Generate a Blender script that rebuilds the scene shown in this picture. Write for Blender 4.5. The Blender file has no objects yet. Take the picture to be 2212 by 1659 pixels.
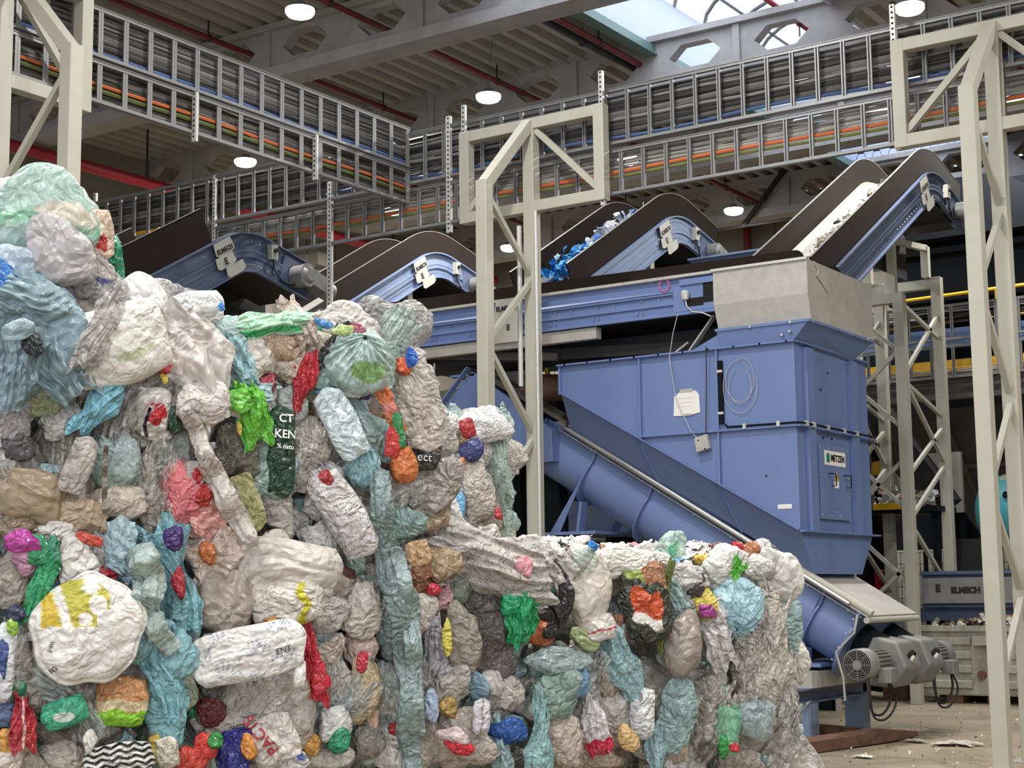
import bpy, bmesh, math, random
import numpy as np
from mathutils import Vector, Matrix
from mathutils.bvhtree import BVHTree
scn = bpy.context.scene
col = scn.collection
# ------------------------------------------------------------------ camera
FOC, YAW, PIT, ROL = 3366.0, math.radians(33.946), math.radians(7.687), math.radians(-.676)
CAM = np.array([0, 0, 1.65])
_F = np.array([-math.sin(YAW) * math.cos(PIT), math.cos(YAW) * math.cos(PIT), math.sin(PIT)])
_r0 = np.array([math.cos(YAW), math.sin(YAW), 0]); _u0 = np.cross(_r0, _F)
_R = math.cos(ROL) * _r0 + math.sin(ROL) * _u0
_U = -math.sin(ROL) * _r0 + math.cos(ROL) * _u0
cd = bpy.data.cameras.new('camera'); cam = bpy.data.objects.new('camera', cd); col.objects.link(cam)
cd.sensor_width = 36; cd.lens = 36 * FOC / 2212; cd.clip_end = 200; cd.clip_start = .05
cam.matrix_world = Matrix(((_R[0], _U[0], -_F[0], CAM[0]), (_R[1], _U[1], -_F[1], CAM[1]), (_R[2], _U[2], -_F[2], CAM[2]), (0, 0, 0, 1)))
scn.camera = cam
# ------------------------------------------------------------------ world, exposure
w = bpy.data.worlds.new('world'); scn.world = w; w.use_nodes = True
bg = w.node_tree.nodes['Background']; bg.inputs[0].default_value = (.86, .92, 1, 1); bg.inputs[1].default_value = 1.3
scn.view_settings.view_transform = 'Standard'; scn.view_settings.look = 'None'
scn.view_settings.exposure = 0.46; scn.view_settings.gamma = 1; scn.view_settings.use_curve_mapping = False
scn.cycles.max_bounces = 6; scn.cycles.diffuse_bounces = 3; scn.cycles.glossy_bounces = 3
scn.cycles.transparent_max_bounces = 7; scn.cycles.transmission_bounces = 3
scn.cycles.caustics_reflective = False; scn.cycles.caustics_refractive = False
scn.cycles.sample_clamp_indirect = 4
def area(name, loc, size, power, color=(1, 1, 1), rot=(0, 0, 0), shape='DISK', sy=None):
    d = bpy.data.lights.new(name, 'AREA'); d.shape = shape; d.size = size; d.energy = power; d.color = color
    if sy: d.size_y = sy
    o = bpy.data.objects.new(name, d); o.location = loc; o.rotation_euler = rot; col.objects.link(o); return o
# daylight falling through the roof light strip, and the hall's own high-bay lamps over and behind the viewpoint
area('roof_daylight', (-10.2, 21.4, 11.55), 2.7, 330, (.8, .87, 1), shape='RECTANGLE', sy=18)
LAMP_W = 260
for x_, y_ in ((-1, -3), (3, 1.5), (-4, 1.5), (1.5, 6), (-4, 7), (4, 10), (-8.5, 2.5), (-8, 11.5), (0, 16), (4.5, 20)):  # last two added at right to brighten the hopper's right face
    area('unseen_hall_light', (x_, y_, 9.5), .5, LAMP_W, (1, .97, .92))
# ------------------------------------------------------------------ photo pixel -> world helpers (2212 x 1659)
def ray(x, y): return _F + _R * ((x - 1106) / FOC) + _U * ((829.5 - y) / FOC)
def onx(v, x, y): d = ray(x, y); return CAM + d * ((v - CAM[0]) / d[0])
def ony(v, x, y): d = ray(x, y); return CAM + d * ((v - CAM[1]) / d[1])
def onz(v, x, y): d = ray(x, y); return CAM + d * ((v - CAM[2]) / d[2])
def ond(v, x, y): return CAM + ray(x, y) * v
# ------------------------------------------------------------------ colour, materials
def lin(h):
    h = h.lstrip('#'); c = [int(h[i:i + 2], 16) / 255 for i in (0, 2, 4)]
    return tuple(x / 12.92 if x <= .04045 else ((x + .055) / 1.055) ** 2.4 for x in c)
def mat(name, color, rough=.55, metal=0, noise=0, nscale=6, ncol=None, bump=0, bscale=40, spec=.5, emit=0, stretch=None):
    m = bpy.data.materials.new(name); m.use_nodes = True; nt = m.node_tree; N = nt.nodes; L = nt.links
    b = N['Principled BSDF']; c = lin(color)
    b.inputs['Base Color'].default_value = (*c, 1); b.inputs['Roughness'].default_value = rough
    b.inputs['Metallic'].default_value = metal; b.inputs['Specular IOR Level'].default_value = spec
    tc = N.new('ShaderNodeTexCoord'); vec = tc.outputs['Object']
    if stretch:
        mp = N.new('ShaderNodeMapping'); mp.inputs['Scale'].default_value = stretch; L.new(vec, mp.inputs[0]); vec = mp.outputs[0]
    if noise:
        n = N.new('ShaderNodeTexNoise'); n.inputs['Scale'].default_value = nscale; n.inputs['Detail'].default_value = 5
        n.inputs['Roughness'].default_value = .65; L.new(vec, n.inputs[0])
        r = N.new('ShaderNodeMapRange'); r.inputs[1].default_value = .38; r.inputs[2].default_value = .72; L.new(n.outputs[0], r.inputs[0])
        mu = N.new('ShaderNodeMath'); mu.operation = 'MULTIPLY'; mu.inputs[1].default_value = noise; L.new(r.outputs[0], mu.inputs[0])
        mx = N.new('ShaderNodeMix'); mx.data_type = 'RGBA'; mx.inputs['A'].default_value = (*c, 1)
        mx.inputs['B'].default_value = (*(lin(ncol) if ncol else tuple(x * .45 for x in c)), 1)
        L.new(mu.outputs[0], mx.inputs['Factor']); L.new(mx.outputs['Result'], b.inputs['Base Color'])
    if bump:
        n2 = N.new('ShaderNodeTexNoise'); n2.inputs['Scale'].default_value = bscale; n2.inputs['Detail'].default_value = 3; L.new(vec, n2.inputs[0])
        bp = N.new('ShaderNodeBump'); bp.inputs['Strength'].default_value = bump; bp.inputs['Distance'].default_value = .01
        L.new(n2.outputs[0], bp.inputs['Height']); L.new(bp.outputs[0], b.inputs['Normal'])
    if emit:
        b.inputs['Emission Color'].default_value = (1, .98, .94, 1); b.inputs['Emission Strength'].default_value = emit
    return m
M = {}
M['deck'] = mat('grey_deck_paint', 'aeaaa0', .6, 0, .25, 1.5)
M['concrete'] = mat('precast_concrete', 'aeaaa8', .85, 0, .5, 2.2, '827d79', .3, 30)
M['wallp'] = mat('wall_panel', '8f8a7e', .7, 0, .2, 1.2)
M['floor'] = mat('dusty_floor', '9a8d77', .75, 0, .8, .9, '5f5444', .3, 25)
M['galv'] = mat('galvanised_steel', '88898b', .45, .4, .25, 20)
M['galvw'] = mat('white_galvanised', 'c9c9c6', .45, .3, .2, 20)
M['cream'] = mat('cream_paint', 'b2b0a3', .5, 0, .22, 3, '8f8875')
M['blue'] = mat('blue_paint', '687caa', .4, 0, .2, 1.3, '5b6e98')
M['blue2'] = mat('worn_blue_paint', '7385a6', .45, 0, .45, 3, '8b929e')
M['blued'] = mat('slate_blue_paint', '4d5a76', .45, 0, .35, 3, '616a7c')
M['brown'] = mat('brown_plywood', '221914', .85, 0, .35, 2, '2e2420', spec=.15)
M['sheet'] = mat('grey_sheet_steel', 'b4b1ab', .5, .1, .4, 9, '8f8a83', .1, 60)
M['steel'] = mat('bright_steel', 'c8c8c6', .25, .9, .1, 8)
M['dark'] = mat('dark_machine', '15181d', .9, 0, .3, 2, spec=.15)
M['darkg'] = mat('dark_grey_steel', '45423f', .65, 0, .4, 2, '5d574f')
M['black'] = mat('black_rubber', '1b1a1b', .7)
M['hole'] = mat('black_opening', '0c0c0d', .9)
M['red'] = mat('red_pipe_paint', '7c2a2c', .5, 0, .2, 3)
M['redw'] = mat('bright_red_pipe_paint', 'a3202e', .5)
M['dkpipe'] = mat('dark_pipe', '33363c', .5)
M['lens'] = mat('lamp_lens', 'ffffff', .4, emit=9)
M['housing'] = mat('lamp_housing', '55585c', .45, .3)
M['frost'] = mat('skylight_sheet', 'f1f5fa', .6)
M['curb'] = mat('skylight_upstand', 'b9c3d6', .6)
M['green_steel'] = mat('green_edge_steel', '5f7d77', .5)
M['yellow'] = mat('yellow_paint', 'd9a920', .5, 0, .15, 4)
M['teal'] = mat('turquoise_paint', '2d9fb4', .4, 0, .7, 2.5, '8fb7b4', stretch=(2, 2, .6))
M['skip'] = mat('weathered_skip_paint', 'a9a89c', .65, 0, .75, 5, '76705f', .2, 20, stretch=(1, 1, .5))
M['rust'] = mat('rusty_steel', '6f4f3d', .75, .1, .6, 8, '42352c', .3, 30)
M['motor'] = mat('motor_grey', '77797a', .5, .1, .45, 6, '9a9488')
M['paper'] = mat('paper', 'e6e4df', .7, 0, .1, 8)
M['ink'] = mat('black_ink', '1d1c1d', .6)
M['plate'] = mat('cream_name_plate', 'b7b5aa', .5, 0, .2, 4)
M['green_ink'] = mat('green_logo', '1f7a55', .5)
M['redbox'] = mat('red_box', 'b81f2c', .45)
M['pink'] = mat('pink_marking', 'd8568c', .6)
M['white_ink'] = mat('white_print', 'e6e6e2', .5)
M['red_ink'] = mat('red_print', 'a02834', .5)
def cmat(h): 
    k = 'cable_' + h
    if k not in M: M[k] = mat(k, h, .5)
    return M[k]
# ------------------------------------------------------------------ mesh builder
def smooth_path(pts, n=10):
    P = [np.array(p, float) for p in pts]; P = [2 * P[0] - P[1]] + P + [2 * P[-1] - P[-2]]; out = []
    for i in range(1, len(P) - 2):
        for k in range(n):
            t = k / n; a, b, c, d = P[i - 1:i + 3]; out.append(.5 * (2 * b + (c - a) * t + (2 * a - 5 * b + 4 * c - d) * t * t + (3 * b - a - 3 * c + d) * t ** 3))
    return out + [P[-2]]
class MB:
    def __init__(s): s.v = []; s.f = []
    def add(s, vs, fs):
        o = len(s.v); s.v += [tuple(map(float, p)) for p in vs]; s.f += [tuple(i + o for i in f) for f in fs]; return s
    def box(s, x0, x1, y0, y1, z0, z1):
        return s.add([(x, y, z) for x in (x0, x1) for y in (y0, y1) for z in (z0, z1)],
                     [(0, 1, 3, 2), (4, 6, 7, 5), (0, 4, 5, 1), (2, 3, 7, 6), (0, 2, 6, 4), (1, 5, 7, 3)])
    def bar(s, p, q, a, b, up=(0, 0, 1)):
        p = np.array(p, float); q = np.array(q, float); d = q - p; d /= np.linalg.norm(d)
        u = np.array(up, float); 
        if abs(d @ u) > .98: u = np.array([0, 1, 0.])
        r = np.cross(d, u); r /= np.linalg.norm(r); u = np.cross(r, d)
        c = [r * i * a / 2 + u * j * b / 2 for i, j in ((-1, -1), (1, -1), (1, 1), (-1, 1))]
        return s.add([p + k for k in c] + [q + k for k in c], [(3, 2, 1, 0), (4, 5, 6, 7)] + [(i, (i + 1) % 4, (i + 1) % 4 + 4, i + 4) for i in range(4)])
    def tube(s, pts, r, n=8, cap=True):
        P = [np.array(p, float) for p in pts]; rs = r if hasattr(r, '__len__') else [r] * len(P); vs = []; u = None
        for i, p in enumerate(P):
            d = P[min(i + 1, len(P) - 1)] - P[max(i - 1, 0)]; d /= np.linalg.norm(d) + 1e-12
            if u is None: u = np.cross(d, (0, 0, 1.) if abs(d[2]) < .9 else (0, 1., 0))
            u = u - d * (u @ d); u /= np.linalg.norm(u); v = np.cross(d, u)
            vs += [p + (u * math.cos(a) + v * math.sin(a)) * rs[i] for a in [2 * math.pi * k / n for k in range(n)]]
        fs = [(i * n + k, i * n + (k + 1) % n, (i + 1) * n + (k + 1) % n, (i + 1) * n + k) for i in range(len(P) - 1) for k in range(n)]
        if cap: fs += [tuple(range(n))[::-1], tuple(range((len(P) - 1) * n, len(P) * n))]
        return s.add(vs, fs)
    def loft(s, A, B, cap=True, closed=True):
        n = len(A); fs = [(i, (i + 1) % n, (i + 1) % n + n, i + n) for i in range(n if closed else n - 1)]
        if cap: fs += [tuple(range(n))[::-1], tuple(range(n, 2 * n))]
        return s.add(list(A) + list(B), fs)
    def prism(s, poly, ax, a, b, cap=True):
        def pt(u, v, t): return {'x': (t, u, v), 'y': (u, t, v), 'z': (u, v, t)}[ax]
        return s.loft([pt(u, v, a) for u, v in poly], [pt(u, v, b) for u, v in poly], cap)
    def strip(s, lo, hi, off):   # wall between two polylines, thickened by vector off
        n = len(lo); off = np.array(off, float)
        vs = [np.array(p, float) for p in lo] + [np.array(p, float) for p in hi]
        vs += [p + off for p in vs]; fs = []
        for i in range(n - 1):
            fs += [(i, i + 1, n + i + 1, n + i), (2 * n + i + 1, 2 * n + i, 3 * n + i, 3 * n + i + 1), (i + 1, i, 2 * n + i, 2 * n + i + 1), (n + i, n + i + 1, 3 * n + i + 1, 3 * n + i)]
        fs += [(0, n, 3 * n, 2 * n), (n - 1, 2 * n + n - 1, 4 * n - 1, 2 * n - 1)]
        return s.add(vs, fs)
    def dome(s, c, r, n=8, ax=(0, -1, 0)):  # bolt head
        a = np.array(ax, float); t = np.cross(a, (0, 0, 1.)) if abs(a[2]) < .9 else np.array([1., 0, 0]); t /= np.linalg.norm(t); b = np.cross(a, t); c = np.array(c, float)
        return s.tube([c, c + a * r * .6], [r, r * .75], n)
def ob(name, mb, m, parent=None, label=None, smooth=False, bevel=0):
    me = bpy.data.meshes.new(name); v = np.array(mb.v)
    wl = np.zeros(3)
    p = parent
    while p is not None: wl += np.array(p.location); p = p.parent
    own = np.zeros(3)
    if parent is None: own = np.array([(v[:, 0].min() + v[:, 0].max()) / 2, (v[:, 1].min() + v[:, 1].max()) / 2, v[:, 2].min()])
    me.from_pydata((v - wl - own).tolist(), [], mb.f)
    bm = bmesh.new(); bm.from_mesh(me); bmesh.ops.recalc_face_normals(bm, faces=bm.faces); bm.to_mesh(me); bm.free()
    o = bpy.data.objects.new(name, me); o.location = own; col.objects.link(o); o.parent = parent
    if m: me.materials.append(m)
    if smooth:
        me.polygons.foreach_set('use_smooth', [True] * len(me.polygons))
        try: me.set_sharp_from_angle(angle=math.radians(40))
        except Exception: pass
    if bevel:
        bv = o.modifiers.new('bevel', 'BEVEL'); bv.width = bevel; bv.segments = 2; bv.limit_method = 'ANGLE'
    if label: o['label'] = label
    return o
def thing(name, label, cat, loc, group=None):
    o = bpy.data.objects.new(name, None); o.location = tuple(map(float, loc)); o.empty_display_size = .2; col.objects.link(o)
    o['label'] = label; o['category'] = cat
    if group: o['group'] = group
    return o
def tag(o, label, cat, group=None, kind=None):
    o['label'] = label; o['category'] = cat
    if group: o['group'] = group
    if kind: o['kind'] = kind
    return o
def struct(name, mb, m, **k):
    o = ob(name, mb, m, **k); o['kind'] = 'structure'; return o
def text(name, body, m, parent, origin, xdir, ydir, size, depth=.004, label=None, bold=0):
    cu = bpy.data.curves.new(name, 'FONT'); cu.body = body; cu.size = size; cu.extrude = depth / 2; cu.offset = bold; cu.align_x = 'CENTER'; cu.align_y = 'CENTER'
    to = bpy.data.objects.new(name, cu); col.objects.link(to)
    dg = bpy.context.evaluated_depsgraph_get(); dg.update()
    me = bpy.data.meshes.new_from_object(to.evaluated_get(dg)); bpy.data.objects.remove(to)
    X = Vector(xdir).normalized(); Y = Vector(ydir).normalized(); Z = X.cross(Y)
    wl = Vector((0, 0, 0)); p = parent
    while p is not None: wl += p.location; p = p.parent
    T = Matrix(((X[0], Y[0], Z[0], origin[0] - wl[0]), (X[1], Y[1], Z[1], origin[1] - wl[1]), (X[2], Y[2], Z[2], origin[2] - wl[2]), (0, 0, 0, 1)))
    me.transform(T); o = bpy.data.objects.new(name, me); col.objects.link(o); o.parent = parent
    me.materials.clear(); me.materials.append(m)
    if label: o['label'] = label
    return o
rng = random.Random(7); nr = np.random.default_rng(7)
# ================================================================== the hall
ZC = 10.5; XL, YB = -23.4, 32.2; SX0, SX1, SY0, SY1 = -11.75, -8.65, 12.6, 30.2
struct('floor', MB().box(XL, 14, -9, YB, -.2, 0), M['floor'])
mb = MB(); per = .335; x = XL
def deck(mb, x0, x1, y0, y1):
    n = max(1, round((x1 - x0) / per)); p = (x1 - x0) / n; pr = []
    for i in range(n):
        a = x0 + i * p; pr += [(a, 0), (a + p * .36, 0), (a + p * .5, .14), (a + p * .86, .14)]
    pr.append((x1, 0))
    lo = [(a, y0, ZC + z) for a, z in pr]; hi = [(a, y1, ZC + z) for a, z in pr]
    mb.strip(lo, hi, (0, 0, .03))
deck(mb, XL, SX0, -9, YB); deck(mb, SX1, 14, -9, YB); deck(mb, SX0, SX1, -9, SY0); deck(mb, SX0, SX1, SY1, YB)
struct('ceiling', mb, M['deck'])
# back and left walls of concrete panels
mb = MB(); a = XL
while a < 14:
    mb.box(a + .012, min(a + 3.0, 14) - .012, YB, YB + .25, 0, ZC + .1); a += 3.0
mb.box(XL, 14, YB + .05, YB + .3, 0, ZC + .1); struct('wall_back', mb, M['wallp'])
mb = MB(); a = -9
while a < YB:
    mb.box(XL - .25, XL, a + .012, min(a + 2.6, YB) - .012, 0, ZC + .1); a += 2.6
mb.box(XL - .3, XL - .05, -9, YB, 0, ZC + .1); struct('wall_left', mb, M['wallp'])
struct('wall_right', MB().box(14, 14.3, 2, YB, 0, ZC + .1), M['wallp'])
# columns on the left wall
for yy in (17.75, 26.1):
    o = struct('pillar', MB().box(XL, XL + .5, yy - .3, yy + .3, 0, 9.75).box(XL, XL + .8, yy - .22, yy + .22, 9.0, 9.75), M['wallp'])
# castellated concrete roof beams with long hexagonal openings
def roof_beam(yf, top, bot, holes):
    mb = MB(); x0, x1 = XL, 14; W = .95; zc = (top - .05 + bot + .2) / 2; hh = .2
    # web between holes: cells of pitch 1.63
    pitch = 1.5; n0 = 0; k = n0; cells = []
    xs = []
    c = -10.94 + (math.floor((x0 + 10.94) / pitch) + 1) * pitch; prev = x0
    zt, zb = top, bot + .18
    for side, y in ((0, yf), (1, yf + .2)):
        pass
    def slab(a, b, z0, z1): mb.box(a, b, yf, yf + .2, z0, z1)
    cs = []
    while c < x1 - 1: cs.append(c); c += pitch
    for c in cs:
        hw, ht = .46, .24        # long hexagon: half width, half flat
        slab(prev, c - hw, zb, zt)
        slab(c - hw, c + hw, zb, zc - hh); slab(c - hw, c + hw, zc + hh, zt)
        for sx in (-1, 1):      # slanting shoulders
            for sz in (-1, 1):
                mb.prism([(c + sx * hw, zc), (c + sx * hw, zc + sz * hh), (c + sx * ht, zc + sz * hh)], 'y', yf, yf + .2)
        prev = c + hw
    slab(prev, x1, zb, zt)
    for c in cs[::2]: mb.box(c + pitch / 2 - .06, c + pitch / 2 + .06, yf - .05, yf + .25, zb, zt)
    mb.box(x0, x1, yf - .14, yf + .34, bot, zb)
    mb.box(x0, x1, yf - .1, yf + .3, top - .1, top)
    return struct('beam', mb, M['concrete'])
roof_beam(17.35, 10.5, 9.6, 0); roof_beam(21.6, 10.62, 9.62, 0)
roof_beam(25.9, 10.5, 9.6, 0); roof_beam(30.2, 10.5, 9.6, 0); roof_beam(13.1, 10.5, 9.6, 0); roof_beam(8.8, 10.5, 9.6, 0)
# roof light: upstands, arched bars, translucent sheet
mb = MB(); mb.box(SX0 - .06, SX0, SY0, SY1, ZC - .02, ZC + .95); mb.box(SX1, SX1 + .06, SY0, SY1, ZC - .02, ZC + .95)
mb.box(SX0, SX1, SY0 - .06, SY0, ZC, ZC + .95); mb.box(SX0, SX1, SY1, SY1 + .06, ZC, ZC + .95); struct('trim_1', mb, M['curb'])
struct('trim_2', MB().box(SX0 - .02, SX0 + .1, SY0, SY1, ZC - .17, ZC - .02).box(SX0 - .06, SX0 + .14, SY0, SY1, ZC - .19, ZC - .17), M['green_steel'])
def arch(t, r=0): a = math.pi * t; return ((SX0 + SX1) / 2 - (1.55 + r) * math.cos(a), ZC + .95 + (.75 + r) * math.sin(a))
mb = MB(); y = SY0
while y <= SY1 + .1:
    mb.tube([(arch(i / 12)[0], y, arch(i / 12)[1]) for i in range(13)], .035, 6); y += 1.1
for t in (.2, .4, .6, .8): mb.tube([(arch(t)[0], SY0, arch(t)[1]), (arch(t)[0], SY1, arch(t)[1])], .025, 6)
wf = struct('window_frame', mb, M['galv'])
m = M['frost']; nt = m.node_tree; b = nt.nodes['Principled BSDF']; tr = nt.nodes.new('ShaderNodeBsdfTransparent'); mx = nt.nodes.new('ShaderNodeMixShader')
mx.inputs[0].default_value = .25; nt.links.new(tr.outputs[0], mx.inputs[1]); nt.links.new(b.outputs[0], mx.inputs[2]); nt.links.new(mx.outputs[0], nt.nodes['Material Output'].inputs[0])
mb = MB(); A = [arch(i / 16, .05) for i in range(17)]
mb.strip([(a, SY0, z) for a, z in A], [(a, SY1, z) for a, z in A], (0, 0, .01)); struct('window_1', mb, M['frost'], smooth=True)
# ---- pipes below the deck
def pipe(X, z, y0, y1, r, m, label, name='sprinkler_pipe'):
    t = thing(name, label, 'pipe', (X, (y0 + y1) / 2, z))
    ob('pipe_run', MB().tube([(X, y0, z), (X, y1, z)], r, 10), m, t, smooth=True)
    y = y0 + 1.4
    while y < y1:
        ob('hanger', MB().bar((X, y, z), (X, y, ZC + .02), .02, .02).tube([(X, y, z - .001), (X, y + .04, z)], r * 1.35, 10), M['dkpipe'], t); 
        y += 4.3
    return t
pipe(-16.75, 10.22, -2, YB - .1, .045, M['red'], 'dark red pipe under the roof above the left cable ladders')
pipe(-14.3, 10.22, -2, YB - .1, .045, M['red'], 'dark red pipe under the roof passing beside the middle ceiling lamp')
pipe(-11.95, 10.22, 6, 24.0, .05, M['red'], 'dark red pipe under the roof nearest the green skylight edge')
pipe(-9.6, 10.75, SY0 + .1, SY1 - .1, .045, M['redw'], 'bright red pipe crossing inside the glowing roof light')
pipe(-19.6, 10.22, 6, YB - .1, .04, M['red'], 'thin red pipe below the roof near the left wall')
pipe(-6.9, 10.22, 6, YB - .1, .045, M['red'], 'dark red pipe under the roof right of the roof light')
pipe(-12.25, 10.3, 6, 24.0, .06, M['dkpipe'], 'thick dark pipe running beside the red one near the skylight', 'dark_pipe')
t = thing('hydrant_pipe', 'thick crimson pipe high along the left wall', 'pipe', (-21.75, 20, 9.45))
ob('pipe_run', MB().tube([(-21.75, 3, 9.45), (-21.75, YB - .6, 9.45)], .11, 12), M['redw'], t, smooth=True)
for yy in (9, 15, 20, 27.5): ob('hanger', MB().bar((-21.75, yy, 9.5), (-21.75, yy, ZC), .03, .03), M['dkpipe'], t)
t = thing('hydrant_pipe', 'bright red pipe low across the back wall behind the conveyors', 'pipe', (-14, YB - .25, 8.75))
ob('pipe_run', MB().tube([(XL + .6, YB - .25, 8.75), (-4, YB - .25, 8.75)], .13, 12), M['redw'], t, smooth=True)
ob('riser', MB().tube([(-15.0, YB - .2, 0), (-15.0, YB - .2, 10.4)], .09, 10), M['red'], t, label='dark red riser', smooth=True)
# dark wire brace line under the roof at the far side
t = thing('tie_rod', 'black steel brace rods under the roof at the far end', 'brace', (-12, 29.9, 9.5))
ob('rod', MB().tube([(-18, 29.9, 9.42), (-7, 29.9, 9.42)], .035, 6), M['black'], t)
ob('strut', MB().bar((-14.1, 29.9, 9.42), (-13.1, 29.9, 10.5), .09, .09), M['black'], t)
ob('strut', MB().bar((-9.4, 29.9, 9.42), (-8.4, 29.9, 10.5), .09, .09), M['black'], t)
# ---- high-bay lamps
def rib_x(x): p = (SX0 - XL) / round((SX0 - XL) / per); return XL + (round((x - XL) / p - .18) + .18) * p if x < SX0 else x
def lamp(px, py, label, z=9.55):
    p = onz(z, px, py); t = thing('high_bay_lamp', label, 'lamp', (p[0], p[1], z), 'round ceiling lamps')
    x, y = p[0], p[1]
    ob('lens', MB().tube([(x, y, z - .06), (x, y, z - .04), (x, y, z), (x, y, z + .05)], [.12, .17, .2, .2], 24), M['lens'], t, label='glowing white lens')
    ob('housing', MB().tube([(x, y, z + .05), (x, y, z + .07), (x, y, z + .09), (x, y, z + .15)], [.2, .18, .1, .07], 24), M['galv'], t, smooth=True)
    ob('stem', MB().tube([(x, y, z + .15), (rib_x(x), y, ZC + .03)], .008, 6), M['galv'], t)
    area('lamp_light', (x, y, z - .08), .36, 230, (1, .97, .92))
lamp(648, 28, 'round glowing ceiling lamp in front of the nearest concrete roof beam')
lamp(1055, 212, 'round glowing ceiling lamp over the middle portal frame')
lamp(530, 352, 'round glowing ceiling lamp between the two crossing cable ladders at the left')
lamp(848, 457, 'round glowing ceiling lamp seen through the far cable ladder')
lamp(1100, 537, 'round glowing ceiling lamp between the two posts of the middle portal')
lamp(1585, 457, 'round glowing ceiling lamp above the grey feed box, below the long cable ladder')
lamp(1965, 20, 'round glowing ceiling lamp over the right portal frame')
lamp(2187, 213, 'glowing ceiling lamp seen through the frame of the right portal')
lamp(1357, 348, 'ceiling lamp glowing behind the cables right of the middle portal')
# ================================================================== cable ladders
def ladder(name, label, ax, c, a0, a1, z0, z1, step, group):
    """cable ladder hung on edge: two rails and rungs; ax = running axis, c = fixed coordinate"""
    def P(a, z, d=0): return (a, c + d, z) if ax == 'x' else (c + d, a, z)
    t = thing(name, label, 'cable ladder', P((a0 + a1) / 2, z0), group)
    for z in (z0, z1):
        ob('rail', MB().bar(P(a0, z), P(a1, z), .05, .03).bar(P(a0, z + (.02 if z == z1 else -.02), .0), P(a1, z + (.02 if z == z1 else -.02), .0), .07, .008), M['galv'], t)
    n = int((a1 - a0) / step)
    for i in range(n + 1):
        a = a0 + .1 + i * step
        if a > a1: break
        d = -.012 if ax == 'x' else .012
        ob('rung', MB().bar(P(a - .017, z0, d), P(a - .017, z1, d), .014, .03).bar(P(a + .017, z0, d), P(a + .017, z1, d), .014, .03).bar(P(a, z0), P(a, z1), .03, .008), M['galv'], t)
    return t
ladder('cable_ladder', 'upper rung of the long cable ladder pair crossing the whole hall', 'x', 15.6, -18.2, -3.2, 6.95, 7.59, .3, None)
ladder('cable_ladder', 'lower of the long cable ladder pair crossing behind the portals', 'x', 15.6, -15.6, -3.2, 6.34, 6.84, .3, None)
ladder('cable_ladder', 'upper cable ladder of the pair at top left running away to the corner', 'y', -12.0, 5.5, 15.5, 7.14, 7.62, .34, None)
ladder('cable_ladder', 'lower cable ladder of the pair at top left, with orange cable', 'y', -12.0, 5.5, 15.5, 6.66, 7.06, .34, None)
def cables(name, label, ax, c, a0, a1, z0, z1, n, cols, r=(.008, .015), kind=True, amp=.012):
    mb = {}
    for i in range(n):
        z = z0 + (z1 - z0) * (i + .5) / n; h = rng.choice(cols); b = mb.setdefault(h, MB()); ph = rng.random() * 9; rr = rng.uniform(*r); dd = rng.uniform(0, .03); am = rng.uniform(.3, 1.6) * amp
        pts = []
        k = 26
        for j in range(k + 1):
            a = a0 + (a1 - a0) * j / k; zz = z + am * math.sin(a * 1.7 + ph) + am * .6 * math.sin(a * 4.1 + ph * 2); zz = min(max(zz, z0), z1)
            pts.append((a, c + dd, zz) if ax == 'x' else (c - dd, a, zz))
        b.tube(pts, rr, 5, False)
    t = None
    root = thing(name, label, 'cables', ((a0 + a1) / 2, c, z0) if ax == 'x' else (c, (a0 + a1) / 2, z0))
    for h, b in mb.items():
        o = ob('cable_run', b, cmat(h), root, smooth=True); o['kind'] = 'stuff'
    return root
G = ['4b4a49', '5c5b59', '2c2b2c', '757472', '8b8986', '39393a', '6b6967']
cables('cable_bundle', 'thick dark grey bundle of cables in the upper long ladder', 'x', 15.66, -18.2, -3.2, 7.06, 7.56, 40, G + ['2c2b2c', '232223'], (.012, .02))
cables('cable_bundle', 'pale grey bundle of cables in the lower long ladder', 'x', 15.66, -15.6, -3.2, 6.62, 6.83, 17, ['9b9994', '8b8986', '757472', 'a8a6a0', '6b6967'])
cables('cable_bundle', 'grey bundle of cables in the upper ladder at top left', 'y', -12.06, 5.5, 15.5, 7.16, 7.61, 36, G + ['2c2b2c'], (.011, .018))
cables('cable_bundle', 'grey bundle of cables in the lower ladder at top left', 'y', -12.06, 5.5, 15.5, 6.67, 7.06, 30, G + ['8b8986'], (.01, .016))
def cable1(label, ax, c, a0, a1, z, r, h, amp=.01):
    pts = [((a0 + (a1 - a0) * j / 40, c, z + amp * math.sin(j * .55)) if ax == 'x' else (c, a0 + (a1 - a0) * j / 40, z + amp * math.sin(j * .55))) for j in range(41)]
    tag(ob('cable', MB().tube(pts, r, 6), cmat(h), smooth=True), label, 'cable')
cable1('orange cable along the lower long ladder', 'x', 15.63, -15.6, -3.2, 6.6, .022, 'bd653a'); cable1('olive green cable under the orange one in the long ladder', 'x', 15.63, -15.6, -3.2, 6.545, .02, '6b713c')
cable1('blue cable low in the upper long ladder', 'x', 15.62, -13.5, -3.2, 7.02, .02, '41587f', .02)
cable1('orange cable in the lower ladder at top left', 'y', -12.035, 5.5, 15.5, 6.86, .02, 'bd653a'); cable1('olive green cable below the orange one at top left', 'y', -12.035, 5.5, 15.5, 6.8, .024, '566032')
cable1('blue cable low in the upper ladder at top left', 'y', -12.035, 5.5, 15.5, 7.19, .02, '4a6496')
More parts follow.
